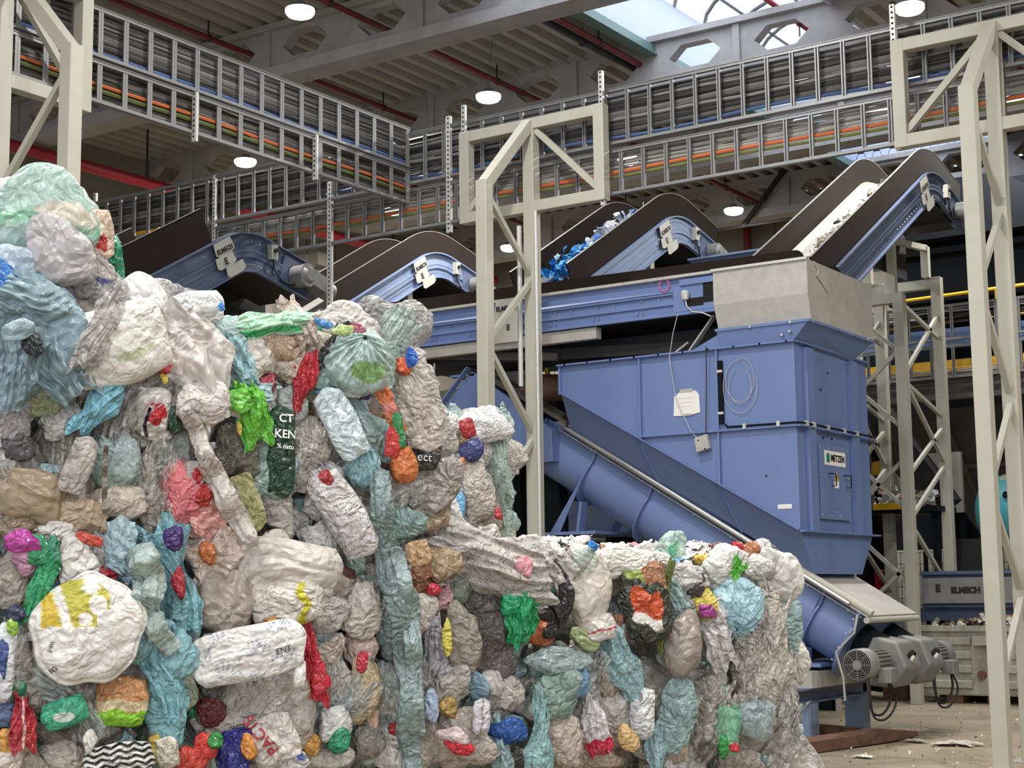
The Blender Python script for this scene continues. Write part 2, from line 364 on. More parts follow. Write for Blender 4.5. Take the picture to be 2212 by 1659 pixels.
# perforated hanger struts
def strut(x, y, z0, z1, label, w_=.055):
    mb = MB(); mb.box(x - w_ / 2, x + w_ / 2, y - .004, y + .004, z0, z1); mb.box(x - w_ / 2, x - w_ / 2 + .006, y, y + .04, z0, z1); mb.box(x + w_ / 2 - .006, x + w_ / 2, y, y + .04, z0, z1)
    t = thing('hanger_strut', label, 'strut', (x, y, z0), 'perforated struts on the cable ladders'); ob('channel', mb, M['galvw'], t)
    mb = MB(); z = z0 + .04
    while z < z1 - .03: mb.box(x - .011, x + .011, y - .0055, y - .003, z, z + .022); z += .06
    ob('perforation_pattern', mb, M['hole'], t)
strut(-15.55, 15.57, 6.6, 7.62, 'short white perforated strut left of the arched conveyor'); strut(-13.4, 15.57, 3.0, 7.18, 'long white perforated strut dropping past the arched conveyor motors', .075)
strut(-9.03, 15.36, 6.15, 7.78, 'white perforated strut at the right edge of the middle portal frame'); strut(-11.03, 15.36, 7.35, 7.74, 'white perforated strut end above the left corner of the middle portal')
strut(-11.42, 15.57, 6.2, 7.72, 'white strut pair where the two cable ladders meet', .07); strut(-5.45, 15.36, 6.2, 7.78, 'white perforated strut at the left edge of the right portal')
strut(-18.06, 15.57, 6.7, 7.75, 'white perforated strut at the far left end of the long ladder')
strut(-11.965, 11.66, 6.55, 7.1, 'left of two short struts on the lower ladder at top left'); strut(-11.965, 13.63, 6.55, 7.1, 'right of two short struts on the lower ladder at top left')
# ================================================================== cream portal frames carrying the ladders
def portal(label, ax, c, fp, lo, hi, z0, z1, off, lat, fz=6.4):
    """frame plane runs along ax; c = post position on that axis; fp = plane coordinate; off = signed offset of the outer post"""
    def P(a, d, z): return (a, d, z) if ax == 'x' else (d, a, z)
    t = thing('portal_frame', label, 'portal frame', P(c, fp, 0)); s = .14
    for z in (z0, z1): ob('frame_beam', MB().bar(P(lo, fp, z), P(hi, fp, z), s - .006, s - .006), M['cream'], t, bevel=.008)
    for a in (lo, hi): ob('frame_upright', MB().bar(P(a, fp, z0 - s / 2), P(a, fp, z1 + s / 2), s, s), M['cream'], t, bevel=.008)
    ob('post', MB().bar(P(c, fp, 0), P(c, fp, z1 + .05), .152, .152), M['cream'], t, bevel=.008)
    q = fp + off
    ob('post', MB().bar(P(c, q, 0), P(c, q, fz), .15, .15), M['cream'], t, bevel=.008)
    ob('knee_member', MB().bar(P(c, q, fz - .05), P(c, fp + .05 * np.sign(off), z1), .13, .13), M['cream'], t, bevel=.008)
    ob('frame_brace', MB().bar(P(c + .05, fp, z1 - .05), P(hi - .03, fp, z0 + .08), .07, .07), M['cream'], t)
    ob('frame_brace', MB().bar(P(c - .05, fp, z1 - .05), P(lo + .03, fp, z0 + .08), .07, .07), M['cream'], t)
    for (sa, za), (sb, zb) in zip(lat[:-1], lat[1:]):
        ob('lacing', MB().bar(P(c, fp if sa else q, za), P(c, fp if sb else q, zb), .06, .06), M['cream'], t)
    for qq in (fp, q):
        bx, by, _ = P(c, qq, 0); ob('base_plate', MB().box(bx - .16, bx + .16, by - .16, by + .16, 0, .02), M['cream'], t)
    return t
LAT = [(0, 6.3), (1, 5.4), (0, 4.5), (1, 3.5), (0, 2.55), (1, 1.6), (0, .7)]
portal('cream lattice portal frame in the middle holding the long cable ladders', 'x', -10.05, 15.4, -11.01, -9.06, 6.28, 7.31, -1.0, LAT)
portal('cream lattice portal frame at the right edge, its post standing on the floor', 'x', -4.43, 15.4, -5.41, -3.45, 6.28, 7.31, -.9, LAT, 6.45)
portal('cream lattice portal frame at top left behind the heaped bags', 'y', 9.05, -11.85, 8.05, 10.02, 6.5, 7.62, 1.0, [(0, 6.45), (1, 5.35), (0, 4.4), (1, 3.5), (0, 2.6), (1, 1.7), (0, .7)], 6.62)
# conduits on the middle portal
t = thing('conduit', 'thin grey conduit running up the right post of the middle portal', 'conduit', (-9.93, 15.3, 0)); ob('pipe_run', MB().tube([(-9.93, 15.3, .1), (-9.93, 15.3, 6.2)], .022, 8), M['galvw'], t, smooth=True)
t = thing('conduit', 'short grey conduit hanging between the posts of the middle portal', 'conduit', (-10.18, 15.25, 4)); ob('pipe_run', MB().tube([(-10.17, 15.3, 4.1), (-10.17, 15.3, 6.05)], .03, 8), M['galvw'], t, smooth=True)
# ================================================================== inclined belt conveyors with arched heads
TH = math.radians(29.5); TD = math.radians(13)
def conveyor(label, Xn, Yc, zc, y0, depth=.42, wall=.36, wall_end=None, far_end=None, wid=1.0, leg_y=(), paint='blue2', plates=True, load=None, big=False):
    R = 1.25 if not big else 1.15; hx = R * math.sin(TH); dz = R * (1 - math.cos(TH)); tail = .95
    def line(off):
        """top line offset inward (down) by off, from tail end to head"""
        P = []
        def nrm(a): return (math.sin(a), math.cos(a))
        ys = np.linspace(y0, Yc - hx, 40)
        for y in ys:
            z = zc - dz - (Yc - hx - y) * math.tan(TH); P.append((y + off * math.sin(TH), z - off * math.cos(TH)))
        for a in np.linspace(-TH, TD, 11)[1:]:
            P.append((Yc + (R - off) * math.sin(a), zc - R + (R - off) * math.cos(a)))
        y1 = Yc + R * math.sin(TD) + tail * math.cos(TD); P.append((y1 - off * math.sin(TD), zc - R * (1 - math.cos(TD)) - tail * math.sin(TD) - off * math.cos(TD)))
        return P
    t = thing('belt_conveyor', label, 'conveyor', (Xn - wid / 2, Yc, 0))
    P3 = lambda x, L: [(x, y, z) for y, z in L]
    top, bot = line(0), line(depth)
    for nm, x, s in (('side_frame', Xn, -1), ('side_frame', Xn - wid, 1)):
        mb = MB(); mb.strip(P3(x, top), P3(x, bot), (s * .012, 0, 0))
        for o_, o2 in ((0, .018), (depth - .018, depth), (depth * .42, depth * .48)):   # pressed flanges
            ex = -s * (.05 if o_ != depth * .42 else .025)
            mb.strip(P3(x, line(o_)), P3(x, line(o2)), (ex, 0, 0))
        mb.strip(P3(x, line(depth * .48)), P3(x, line(depth * .62)), (-s * .02, 0, 0))
        f = ob(nm, mb, M[paint], t)
        mb = MB(); 
        for L in (line(depth * .22), line(depth * .8)):
            for (a, b), (c_, d) in zip(L[:-1], L[1:]):
                n = max(1, int(math.hypot(c_ - a, d - b) / .22))
                for k in range(n): u = (k + .5) / n; mb.dome((x - s * .002, a + (c_ - a) * u, b + (d - b) * u), .012, 6, (-s, 0, 0))
        ob('bolt_pattern', mb, M['steel'], f)
    # brown skirt walls
    up = line(-wall)
    def cut(L1, L2, ye):
        if ye is None: return L1, L2
        k = [i for i, (y, z) in enumerate(L1) if y < ye]; return [L1[i] for i in k], [L2[i] for i in k]
    for nm, x, s, ye in (('skirt_wall', Xn, -1, wall_end), ('skirt_wall', Xn - wid, 1, far_end)):
        a, b = cut(line(.0), up, ye)
        ob(nm, MB().strip(P3(x + s * .03, a), P3(x + s * .03, b), (s * .02, 0, 0)), M['brown'], t)
        ob('edge_strip', MB().strip(P3(x + s * .026, [(.985 * q[0] + .015 * p[0], .985 * q[1] + .015 * p[1]) for p, q in zip(a, b)]), P3(x + s * .026, b), (s * .028, 0, 0)), M['sheet'], t)
    # belt
    bl = line(.05)
    ob('belt', MB().strip(P3(Xn - .1, bl), P3(Xn - wid + .1, bl), (0, 0, -.012)), M['sheet'] if load == 'flakes' else M['black'], t)
    ob('inner_ledge', MB().strip(P3(Xn - wid + .05, line(.0)), P3(Xn - wid + .17, line(.05)), (0, 0, .01)).strip(P3(Xn - .05, line(.0)), P3(Xn - .17, line(.05)), (0, 0, .01)), M['sheet'], t)
    ob('return_belt', MB().strip(P3(Xn - .1, line(depth - .06)), P3(Xn - wid + .1, line(depth - .06)), (0, 0, -.012)), M['black'], t)
    # head: gearmotor on the near side
    hy, hz = top[-1]; d = np.array([0, math.cos(TD), -math.sin(TD)]); n = np.array([0, -math.sin(TD), -math.cos(TD)]); B = np.array([Xn + .012, hy, hz])
    c = B - d * .32 + n * depth * .55
    k = 1.25 if big else 1
    ob('head_drum', MB().tube([(Xn - .06, c[1], c[2]), (Xn - wid + .06, c[1], c[2])], .17, 16), M['black'], t, smooth=True)
    ob('motor_plate', MB().bar(B - d * .75 + n * .2, B - d * .68 + n * .2, .02, .42, (0, 0, 1)).bar(B - d * .6 + n * .26, B - d * .08 + n * .26, .03, .36), M['blued'], t)
    g = ob('gear_motor', MB().tube([c + (.03, 0, 0), c + (.2 * k, 0, 0)], .13 * k, 10).tube([c + (.2 * k, 0, 0), c + (.24 * k, 0, 0)], [.1 * k, .07 * k], 10).bar(c + (.1, 0, 0) - n * .05, c + (.1, 0, 0) + d * .42 * k - n * .02, .17 * k, .17 * k), M['motor'], t, smooth=True)
    e = c + (.1, 0, 0) + d * .42 * k
    ob('fan_cover', MB().tube([e - d * .1, e + d * .1, e + d * .12], [.105 * k, .105 * k, .08 * k], 14), M['motor'], g, smooth=True); ob('fan_grille', MB().tube([e + d * .12, e + d * .123], .07 * k, 14), M['hole'], g)
    s0 = B - d * .85 + n * .15
    ob('safety_switch', MB().box(s0[0], s0[0] + .08, s0[1] - .06, s0[1] + .06, s0[2] - .1, s0[2] + .1), M['plate'], t); ob('switch_knob', MB().tube([s0 + (.08, .0, .02), s0 + (.12, .0, .02)], .03, 10), M['ink'], t)
    ob('cable', MB().tube(smooth_path([s0 + (.05, 0, -.1), s0 + (.07, .02, -.25), s0 + (.05, .2, -.36), c + (.1, -.1, -.14)]), .013, 6), M['black'], t, smooth=True)
    g0, g1 = Yc - .7, Yc + 1.25; ob('arch_shade_panel', MB().prism([(g0, zc - .75), (g0 + .3, zc - .35), (Yc, zc - .12), (g1 - .2, zc - .35), (g1, zc - .5), (g1, zc - 1.3), (g0, zc - 1.3)], 'x', Xn - wid + .03, Xn - wid + .06), M['black'], t)  # black panel added to make the space under the arch dark
    # name plates wrapping the side at the foot of the arch
    if plates:
        i0 = 39; u = np.array([0, math.cos(TH), math.sin(TH)]); nn = np.array([0, math.sin(TH), -math.cos(TH)]); A = np.array([Xn + .054, *top[i0]]) - u * .1
        mb = MB()
        for a, b, sx in ((.02, .2, 0), (.2, .36, -.05), (.36, .5, .08)):
            q = [A + u * (sx - .17) + nn * a, A + u * (sx + .17) + nn * a, A + u * (sx + .19) + nn * (b - .03), A + u * (sx + .12) + nn * b, A + u * (sx - .14) + nn * b, A + u * (sx - .19) + nn * (b - .03)]
            mb.loft(q, [p + np.array([.006, 0, 0]) for p in q])
        pl = ob('name_plate', mb, M['plate'], t, label='cream name plate')
        text('lettering', 'ELMECH', M['ink'], pl, A + nn * .14 + np.array([.009, 0, 0]), u, -nn, .085, bold=.003); text('lettering', 'E', M['ink'], pl, A + nn * .285 - u * .05 + np.array([.009, 0, 0]), u, -nn, .12, bold=.005)
    for ly in leg_y:
        z = zc - dz - (Yc - hx - ly) * math.tan(TH) - depth
        for x in (Xn - .1, Xn - wid + .1): ob('support_leg', MB().bar((x, ly, 0), (x, ly, z + .05), .12, .12), M['cream'], t)
        ob('cross_brace', MB().bar((Xn - .1, ly, z - .5), (Xn - wid + .1, ly, z - .1), .06, .06), M['cream'], t)
    return t, line
cA, lA = conveyor('arched grey-blue conveyor at the left with brown walls, nearest of the four', -14.1, 14.85, 6.42, 8.2, .52, .46, 14.17, 13.92, leg_y=(9.5, 13.0), paint='blued', big=True)
cB, lB = conveyor('inclined blue conveyor with brown walls just left of the middle portal', -15.11, 20.4, 7.27, 17.75, leg_y=(19.6,))
cC, lC = conveyor('inclined conveyor carrying blue and clear film, right of the middle portal', -10.885, 20.9, 7.36, 17.75, leg_y=(20.0,))
cD, lD = conveyor('steepest looking conveyor at the right carrying white scraps behind the feed box', -7.37, 22.3, 7.78, 17.75, leg_y=(), paint='blued', load='flakes')
# cream open lattice under the right conveyor
def lattice_legs(t, X0, X1, Y0, Y1, z00, z01, m):
    pass
t = thing('lattice_tower', 'cream braced lattice tower standing behind the blue feed hopper', 'tower', (-8.5, 23.3, 0))
TX, TX2, TA, TB = -8.04, -9.0, 22.4, 24.15
for X_ in (TX, TX2):
    ob('post', MB().bar((X_, TA, 0), (X_, TA, 6.05), .16, .16), M['cream'], t, bevel=.006); ob('post', MB().bar((X_, TB, 0), (X_, TB, 6.6), .16, .16), M['cream'], t, bevel=.006)
    ob('upper_post', MB().bar((X_ - .13, TA + .1, 6.05), (X_ - .13, TA + .1, 6.95), .12, .12), M['cream'], t); ob('upper_post', MB().bar((X_ - .13, TB - .1, 6.6), (X_ - .13, TB - .1, 7.1), .12, .12), M['cream'], t)
    ob('top_rail', MB().bar((X_ - .13, TA + .1, 6.92), (X_ - .13, TB - .1, 7.08), .09, .09), M['cream'], t)
    nodes = [(TB, 6.0), (TA, 4.8), (TB, 3.6), (TA, 2.65), (TB, 1.6), (TA, .6)]
    for (ya, za), (yb, zb) in zip(nodes[:-1], nodes[1:]): ob('lacing', MB().bar((X_, ya, za), (X_, yb, zb), .055, .055), M['cream'], t)
    ob('lacing', MB().bar((X_, TA, 5.95), (X_, TB, 5.6), .055, .055), M['cream'], t); ob('lacing', MB().bar((X_, TA, 4.75), (X_, TB, 4.35), .055, .055), M['cream'], t); ob('lacing', MB().bar((X_, TA, 3.3), (X_, TB, 4.2), .055, .055), M['cream'], t)
for y_, z_ in ((TA, 6.0), (TB, 6.5)): ob('cross_beam', MB().bar((-9.5, y_, z_), (TX + .07, y_, z_), .15, .15), M['cream'], t)
for z_ in (5.55, 4.4, 3.2, 2.1, 1.2):
    ob('lacing', MB().bar((TX2, TA, z_ + .5), (TX, TA, z_ - .4), .055, .055), M['cream'], t)
for z_ in (4.95, 3.3, 1.75): ob('lacing', MB().bar((TX2, TA, z_ - .55), (TX, TA, z_ + .3), .055, .055), M['cream'], t)
# scraps riding on conveyors
def scraps(parent, name, n, posf, cols, size, label=None):
    V = []; F = []; C = []
    for i in range(n):
        p = np.array(posf(i)); s = size * rng.uniform(.5, 1.3); k = 7; B = nr.normal(size=(3, 3)); B, _ = np.linalg.qr(B)
        ring = [p + (B[0] * math.cos(a) + B[1] * math.sin(a) * rng.uniform(.4, 1)) * s * rng.uniform(.55, 1) + B[2] * rng.uniform(-.3, .3) * s for a in np.linspace(0, 2 * math.pi, k, endpoint=False)]
        o = len(V); V += [p + B[2] * s * .25] + ring; F += [(o, o + 1 + j, o + 1 + (j + 1) % k) for j in range(k)]; c = lin(rng.choice(cols)); C += [c] * (k + 1)
    mb = MB(); mb.v = V; mb.f = F; o = ob(name, mb, None, parent); set_col(o.data, C); o.data.materials.append(film('film_scrap', .0)); o['kind'] = 'stuff'
    if label: o['label'] = label
    return o
def set_col(me, C):
    a = me.color_attributes.new('Col', 'FLOAT_COLOR', 'POINT'); C = np.asarray(C, dtype=np.float32); C = np.concatenate([C, np.ones((len(C), 1), np.float32)], 1); a.data.foreach_set('color', C.ravel())
_film = {}
def film(name, alpha, rough=.36, spec=.5, bump=.55, dirt=.35, sc=1.0):
    if name in _film: return _film[name]
    m = bpy.data.materials.new(name); m.use_nodes = True; nt = m.node_tree; N = nt.nodes; L = nt.links; b = N['Principled BSDF']
    at = N.new('ShaderNodeAttribute'); at.attribute_name = 'Col'; tc = N.new('ShaderNodeTexCoord')
    n = N.new('ShaderNodeTexNoise'); n.inputs['Scale'].default_value = 9 * sc; n.inputs['Detail'].default_value = 6; n.inputs['Roughness'].default_value = .7; L.new(tc.outputs['Object'], n.inputs[0])
    mr = N.new('ShaderNodeMapRange'); mr.inputs[1].default_value = .42; mr.inputs[2].default_value = .75; mr.inputs[4].default_value = dirt; L.new(n.outputs[0], mr.inputs[0])
    mx = N.new('ShaderNodeMix'); mx.data_type = 'RGBA'; mx.blend_type = 'MULTIPLY'; mx.inputs['B'].default_value = (*lin('7f7a73'), 1); L.new(mr.outputs[0], mx.inputs['Factor']); L.new(at.outputs['Color'], mx.inputs['A'])
    L.new(mx.outputs['Result'], b.inputs['Base Color'])
    # creases: distorted cell edges plus fine wrinkles
    nd = N.new('ShaderNodeTexNoise'); nd.inputs['Scale'].default_value = 7 * sc; nd.inputs['Detail'].default_value = 3; L.new(tc.outputs['Object'], nd.inputs[0])
    va = N.new('ShaderNodeVectorMath'); va.operation = 'MULTIPLY_ADD'; va.inputs[1].default_value = (.22 / sc,) * 3; L.new(nd.outputs['Color'], va.inputs[0]); L.new(tc.outputs['Object'], va.inputs[2])
    v1 = N.new('ShaderNodeTexVoronoi'); v1.feature = 'DISTANCE_TO_EDGE'; v1.inputs['Scale'].default_value = 17 * sc; L.new(va.outputs[0], v1.inputs['Vector'])
    v2 = N.new('ShaderNodeTexVoronoi'); v2.feature = 'F1'; v2.inputs['Scale'].default_value = 43 * sc; L.new(va.outputs[0], v2.inputs['Vector'])
    ad = N.new('ShaderNodeMath'); ad.operation = 'MULTIPLY_ADD'; ad.inputs[1].default_value = .45; L.new(v2.outputs['Distance'], ad.inputs[0]); L.new(v1.outputs['Distance'], ad.inputs[2])
    bp = N.new('ShaderNodeBump'); bp.inputs['Strength'].default_value = bump; bp.inputs['Distance'].default_value = .03 / sc; L.new(ad.outputs[0], bp.inputs['Height']); L.new(bp.outputs[0], b.inputs['Normal'])
    b.inputs['Roughness'].default_value = rough; b.inputs['Specular IOR Level'].default_value = spec
    if alpha:
        tr = N.new('ShaderNodeBsdfTransparent'); ms = N.new('ShaderNodeMixShader'); mr2 = N.new('ShaderNodeMapRange'); mr2.inputs[1].default_value = .0; mr2.inputs[2].default_value = .2; mr2.inputs[3].default_value = max(.2, 1 - alpha * 1.5); mr2.inputs[4].default_value = min(1, 1 - alpha * .55)
        inv = N.new('ShaderNodeMath'); inv.operation = 'SUBTRACT'; inv.inputs[0].default_value = .2; L.new(v1.outputs['Distance'], inv.inputs[1]); L.new(inv.outputs[0], mr2.inputs[0])
        L.new(mr2.outputs[0], ms.inputs[0]); L.new(tr.outputs[0], ms.inputs[1]); L.new(b.outputs[0], ms.inputs[2]); L.new(ms.outputs[0], N['Material Output'].inputs[0])
    _film[name] = m; return m
def on_belt(lf, Xn, wid, u, lift):
    P = lf(.04); i = rng.uniform(u[0], u[1]) * 39; k = int(i); f = i - k; y = P[k][0] * (1 - f) + P[k + 1][0] * f; z = P[k][1] * (1 - f) + P[k + 1][1] * f
    return (Xn - rng.uniform(.22, wid - .3), y, z + lift * rng.random())
tag(scraps(None, 'film_scraps', 260, lambda i: on_belt(lD, -7.37, .95, (.0, .98), .1), ['e9e4da', 'd8d0c3', 'f2efe8', 'c9bda8', '3d3a38', 'e0d9ce', 'a89a86'], .075), 'white shredded scraps lying on the steep right conveyor belt', 'scraps', kind='stuff')
tag(scraps(None, 'film_scraps', 170, lambda i: on_belt(lC, -10.885, .95, (.45, .98), .34), ['d5d8e2', 'c3c8d6', 'e8e8ec', 'aab4cc', '4f86d8'], .09), 'clear and white film scraps on the conveyor right of the middle portal', 'scraps', kind='stuff')
tag(scraps(None, 'blue_film_scraps', 110, lambda i: on_belt(lC, -10.885, .95, (.05, .42), .38), ['2f9fe0', '58b8ee', '2a7fd0', 'a9d6ee', '1f8fd8'], .085), 'bright blue film heap on the conveyor right of the middle portal', 'scraps', kind='stuff')
# ================================================================== collecting conveyor (runs left to right into the feed box)
t = thing('collecting_conveyor', 'long horizontal blue conveyor with dark brown wall above the hopper', 'conveyor', (-10.9, 16.9, 4.9))
CX0, CX1, CY0, CY1 = -13.75, -8.06, 16.3, 17.5
for y_, s in ((CY0, 1), (CY1, -1)):
    mb = MB(); mb.box(CX0, CX1, min(y_, y_ + s * .012), max(y_, y_ + s * .012), 4.93, 5.38)
    o_ = lambda d: (min(y_, y_ - s * d), max(y_, y_ - s * d))
    mb.box(CX0, CX1, *o_(.07), 4.91, 4.945); mb.box(CX0, CX1, *o_(.03), 5.05, 5.11); mb.box(CX0, CX1, *o_(.04), 5.17, 5.2); mb.prism([(y_, 5.2), (y_ - s * .055, 5.2), (y_, 5.3)], 'x', CX0, CX1)
    f = ob('side_frame', mb, M['blue'], t)
    ob('top_rail', MB().box(CX0, CX1, *o_(.07), 5.365, 5.4), M['sheet'], f, label='pale steel top rail')
    mb = MB(); 
    for x_ in np.arange(CX0 + .3, CX1 - .2, .62):
        for dx, z_ in ((0, 5.0), (.07, 5.0), (.3, 5.13), (0, 5.235), (.07, 5.14)): mb.dome((x_ + dx, y_ - s * .032, z_), .014, 8, (0, -s, 0))
    ob('bolt_pattern', mb, M['steel'], f)
pts = [(CX0, 5.38), (CX0, 5.6)] + [(-7.06 + .1 * math.sin(a), 5.5 - .1 + .12 * math.cos(a)) for a in np.linspace(0, math.pi / 2, 6)] + [(-6.96, 5.25), (CX1, 5.38)]
ob('skirt_wall', MB().prism(pts, 'y', CY0 + .03, CY0 + .055), M['brown'], t); ob('skirt_wall', MB().prism(pts, 'y', CY1 - .055, CY1 - .03), M['brown'], t)
ob('belt', MB().box(CX0, -7.3, CY0 + .08, CY1 - .08, 5.3, 5.32), M['black'], t); ob('return_belt', MB().box(CX0, CX1, CY0 + .08, CY1 - .08, 4.93, 4.945), M['black'], t)
ob('end_bracket', MB().box(-8.6, CX1, CY0 - .06, CY0 - .04, 4.95, 5.26).box(-8.5, CX1, CY0 - .09, CY0 - .05, 5.26, 5.33), M['blue'], t)
ob('bracket_opening', MB().box(-8.42, -8.2, CY0 - .063, CY0 - .06, 5.0, 5.1).box(-8.2, -8.06, CY0 - .066, CY0 - .06, 5.03, 5.28), M['hole'], t)
ob('sensor', MB().tube([(-8.42, 16.2, 5.08), (-8.42, 16.2, 5.16), (-8.42, 16.2, 5.19)], [.04, .055, .03], 10), M['galvw'], t)
ob('cable', MB().tube([(-8.42, 16.2, 5.08), (-8.4, 16.2, 5.0), (-8.34, 16.2, 4.93), (-8.2, 16.2, 4.9), (-8.1, 16.22, 4.85)], .008, 6), M['galvw'], t)
mb = MB(); q = [(-11.16, 5.37), (-10.83, 5.37), (-10.83, 5.2), (-10.77, 5.14), (-10.74, 5.04), (-10.8, 4.98), (-10.8, 4.83), (-11.2, 4.83), (-11.2, 5.1)]
pl = ob('name_plate', mb.prism(q, 'y', CY0 - .075, CY0 - .07), M['plate'], t, label='cream name plate on the conveyor side')
text('lettering', 'ELMECH', M['ink'], pl, (-11.0, CY0 - .078, 5.27), (1, 0, 0), (0, 0, 1), .085, bold=.003); text('lettering', 'E', M['ink'], pl, (-10.97, CY0 - .078, 5.02), (1, 0, 0), (0, 0, 1), .1, bold=.004)
ob('pink_mark', MB().tube([(-8.72 + .07 * math.sin(a), CY0 - .06, 5.29 + .07 * math.cos(a)) for a in np.linspace(.6, 5.8, 14)] , .007, 5), M['pink'], t, label='pink painted ring')
ob('under_beam', MB().box(-13.2, -9.7, CY0 - .02, CY0 + .1, 4.76, 4.9), M['sheet'], t, label='grey steel beam under the conveyor'); ob('under_beam', MB().box(-13.2, -8.2, CY1 - .2, CY1 - .08, 4.7, 4.9), M['darkg'], t)
for x_ in (-13.4, -11.6): ob('support_leg', MB().box(x_ - .07, x_ + .07, CY1 - .2, CY1 - .06, 0, 4.92).box(x_ - .07, x_ + .07, CY0 + .25, CY0 + .39, 0, 4.92), M['dark'], t)
# dark sloping belt under it
t = thing('underslung_conveyor', 'black belt unit in the shadow below the long blue conveyor', 'conveyor', (-10, 17.2, 4.4))
ob('belt_pan', MB().prism([(-12.9, 4.88), (-8.25, 4.62), (-8.25, 4.5), (-12.9, 4.7)], 'y', 16.55, 17.6), M['black'], t)
ob('frame_rail', MB().bar((-12.8, 16.5, 4.86), (-10.4, 16.5, 4.62), .05, .1), M['darkg'], t); ob('end_block', MB().box(-12.75, -12.5, 16.35, 16.5, 4.72, 4.86), M['plate'], t)
ob('diagonal_stay', MB().bar((-8.5, 16.45, 4.5), (-8.16, 16.45, 4.9), .09, .02).bar((-8.75, 16.5, 4.5), (-8.55, 16.5, 4.62), .03, .02), M['sheet'], t)
# grey girder and roller at the far end of the chute
t = thing('lattice_girder', 'grey lattice girder leaning behind the bale tops beside the blue chute', 'girder', (-12.3, 17.6, 0))
ob('chord', MB().bar((-13.6, 17.6, 4.42), (-11.2, 17.6, 4.5), .12, .14), M['cream'], t); ob('chord', MB().bar((-13.6, 17.6, 3.6), (-11.2, 17.6, 3.6), .12, .14), M['cream'], t)
for x_ in (-13.4, -12.55, -11.75): ob('upright', MB().bar((x_, 17.6, 0), (x_, 17.6, 4.45), .14, .14), M['cream'], t)
for x_, e in ((-13.35, .75), (-12.5, .7)):
    for k in range(3): ob('lacing', MB().bar((x_, 17.62, 3.62 + k * .22), (x_ + e, 17.62, 3.85 + k * .22), .03, .05), M['sheet'], t)
t = thing('roller', 'rusty brown roller with square socket behind the right portal post', 'roller', (-10.95, 17.05, 4.2))
ob('barrel', MB().tube([(-11.25, 16.9, 4.32), (-10.3, 17.5, 4.3)], .2, 20), M['rust'], t, smooth=True); ob('socket', MB().bar((-11.257, 16.895, 4.32), (-11.24, 16.907, 4.32), .16, .16, (1, 0, 1)), M['hole'], t)
ob('bearing_stand', MB().box(-10.98, -10.72, 16.98, 17.2, 0, 4.13), M['dark'], t); ob('yellow_upright', MB().box(-11.3, -11.24, 17.2, 17.26, 4.3, 4.62).box(-11.05, -11.0, 17.2, 17.25, 4.4, 4.62), M['yellow'], t); ob('head_beam', MB().box(-12.1, -11.3, 17.2, 17.3, 4.4, 4.62), M['cream'], t)
# ================================================================== feed hopper
HX0, HX1, HY0, HY1 = -10.24, -7.11, 16.3, 18.5
t = hop = thing('feed_hopper', 'tall blue steel feed hopper with a grey box on top', 'hopper', (-8.67, 17.4, 2.3))
body = MB(); ZT, ZB = 4.47, 2.32
# body shell: front face cut along the screw trough
fr = [(HX0, ZT), (HX0, 4.12), (HX1, ZB), (HX1, ZT)]
body.prism(fr, 'y', HY0, HY1)
bd = ob('body', body, M['blue'], t, bevel=.01)
mb = MB()
def fl(x0, x1, z0, z1, d=.05): mb.box(x0, x1, HY0 - d, HY0 - .002, z0, z1)
fl(HX0 - .02, HX1 + .03, 4.455, 4.475, .07)
for x_ in (-9.1, -8.07): zl = 4.12 + (x_ - HX0) * (ZB - 4.12) / (HX1 - HX0); fl(x_ - .012, x_ + .012, zl, 4.46, .045)
fl(-9.1, HX1 + .02, 3.49, 3.505, .06)
s = np.array([HX1 - HX0, 0, ZB - 4.12]); mb.bar((HX0, HY0 - .02, 4.13), (HX1, HY0 - .02, 2.33), .07, .015)
mb.bar((HX0 - .0, HY0 - .02, 4.1), (HX0, HY0 - .02, ZT), .03, .03)
for y_ in (16.62, 17.95): mb.box(HX1 + .002, HX1 + .06, y_ - .1, y_ + .1, ZB, 4.42)
mb.box(HX1, HX1 + .07, HY0 - .05, HY1 + .08, 3.49, 3.505); mb.box(HX1, HX1 + .07, HY0 - .02, HY1 + .1, 2.305, 2.325); mb.box(HX1, HX1 + .05, HY0, HY1, 4.455, 4.475)
ob('stiffeners', mb, M['blue'], bd)
mb = MB()
for x_ in np.arange(HX0 + .1, HX1, .33): mb.dome((x_, HY0 - .07, 4.466), .014, 8, (0, 0, 1)); mb.dome((x_, HY0 - .07, 4.46), .012, 8)
for y_, z_ in ((17.25, 4.2), (17.02, 3.98), (17.05, 3.42), (17.3, 3.42)): mb.dome((HX1 + .004, y_, z_), .015, 8, (1, 0, 0))
mb.dome((-8.05 + .55, HY0 - .002, 2.95), .012, 8)
ob('bolt_pattern', mb, M['dark'], bd)
# tapering throat into the screw trough
T0 = [(HX1, HY0, ZB), (HX1, HY1, ZB), (-7.4, HY1, 2.45), (-7.4, HY0, 2.5)]
ob('throat', MB().loft([(HX1, HY0 + .02, ZB), (HX1, HY1, ZB), (HX0, HY1, 4.1), (HX0, HY0 + .02, 4.1)], [(HX1, 16.62, 1.84), (HX1, 18.1, 1.84), (-10.3, 18.1, 3.68), (-10.3, 16.62, 3.68)]), M['blue'], t)
for f_ in (.335, .67): 
    a = np.array([HX0 + (HX1 - HX0) * f_, HY0 + .02, 4.1 + (ZB - 4.1) * f_]); b = np.array([-10.3 + 3.19 * f_ + .2, 16.62, 3.68 - 1.84 * f_ - .11]); ob('throat_rib', MB().bar(a, b, .015, .05), M['blue'], t)
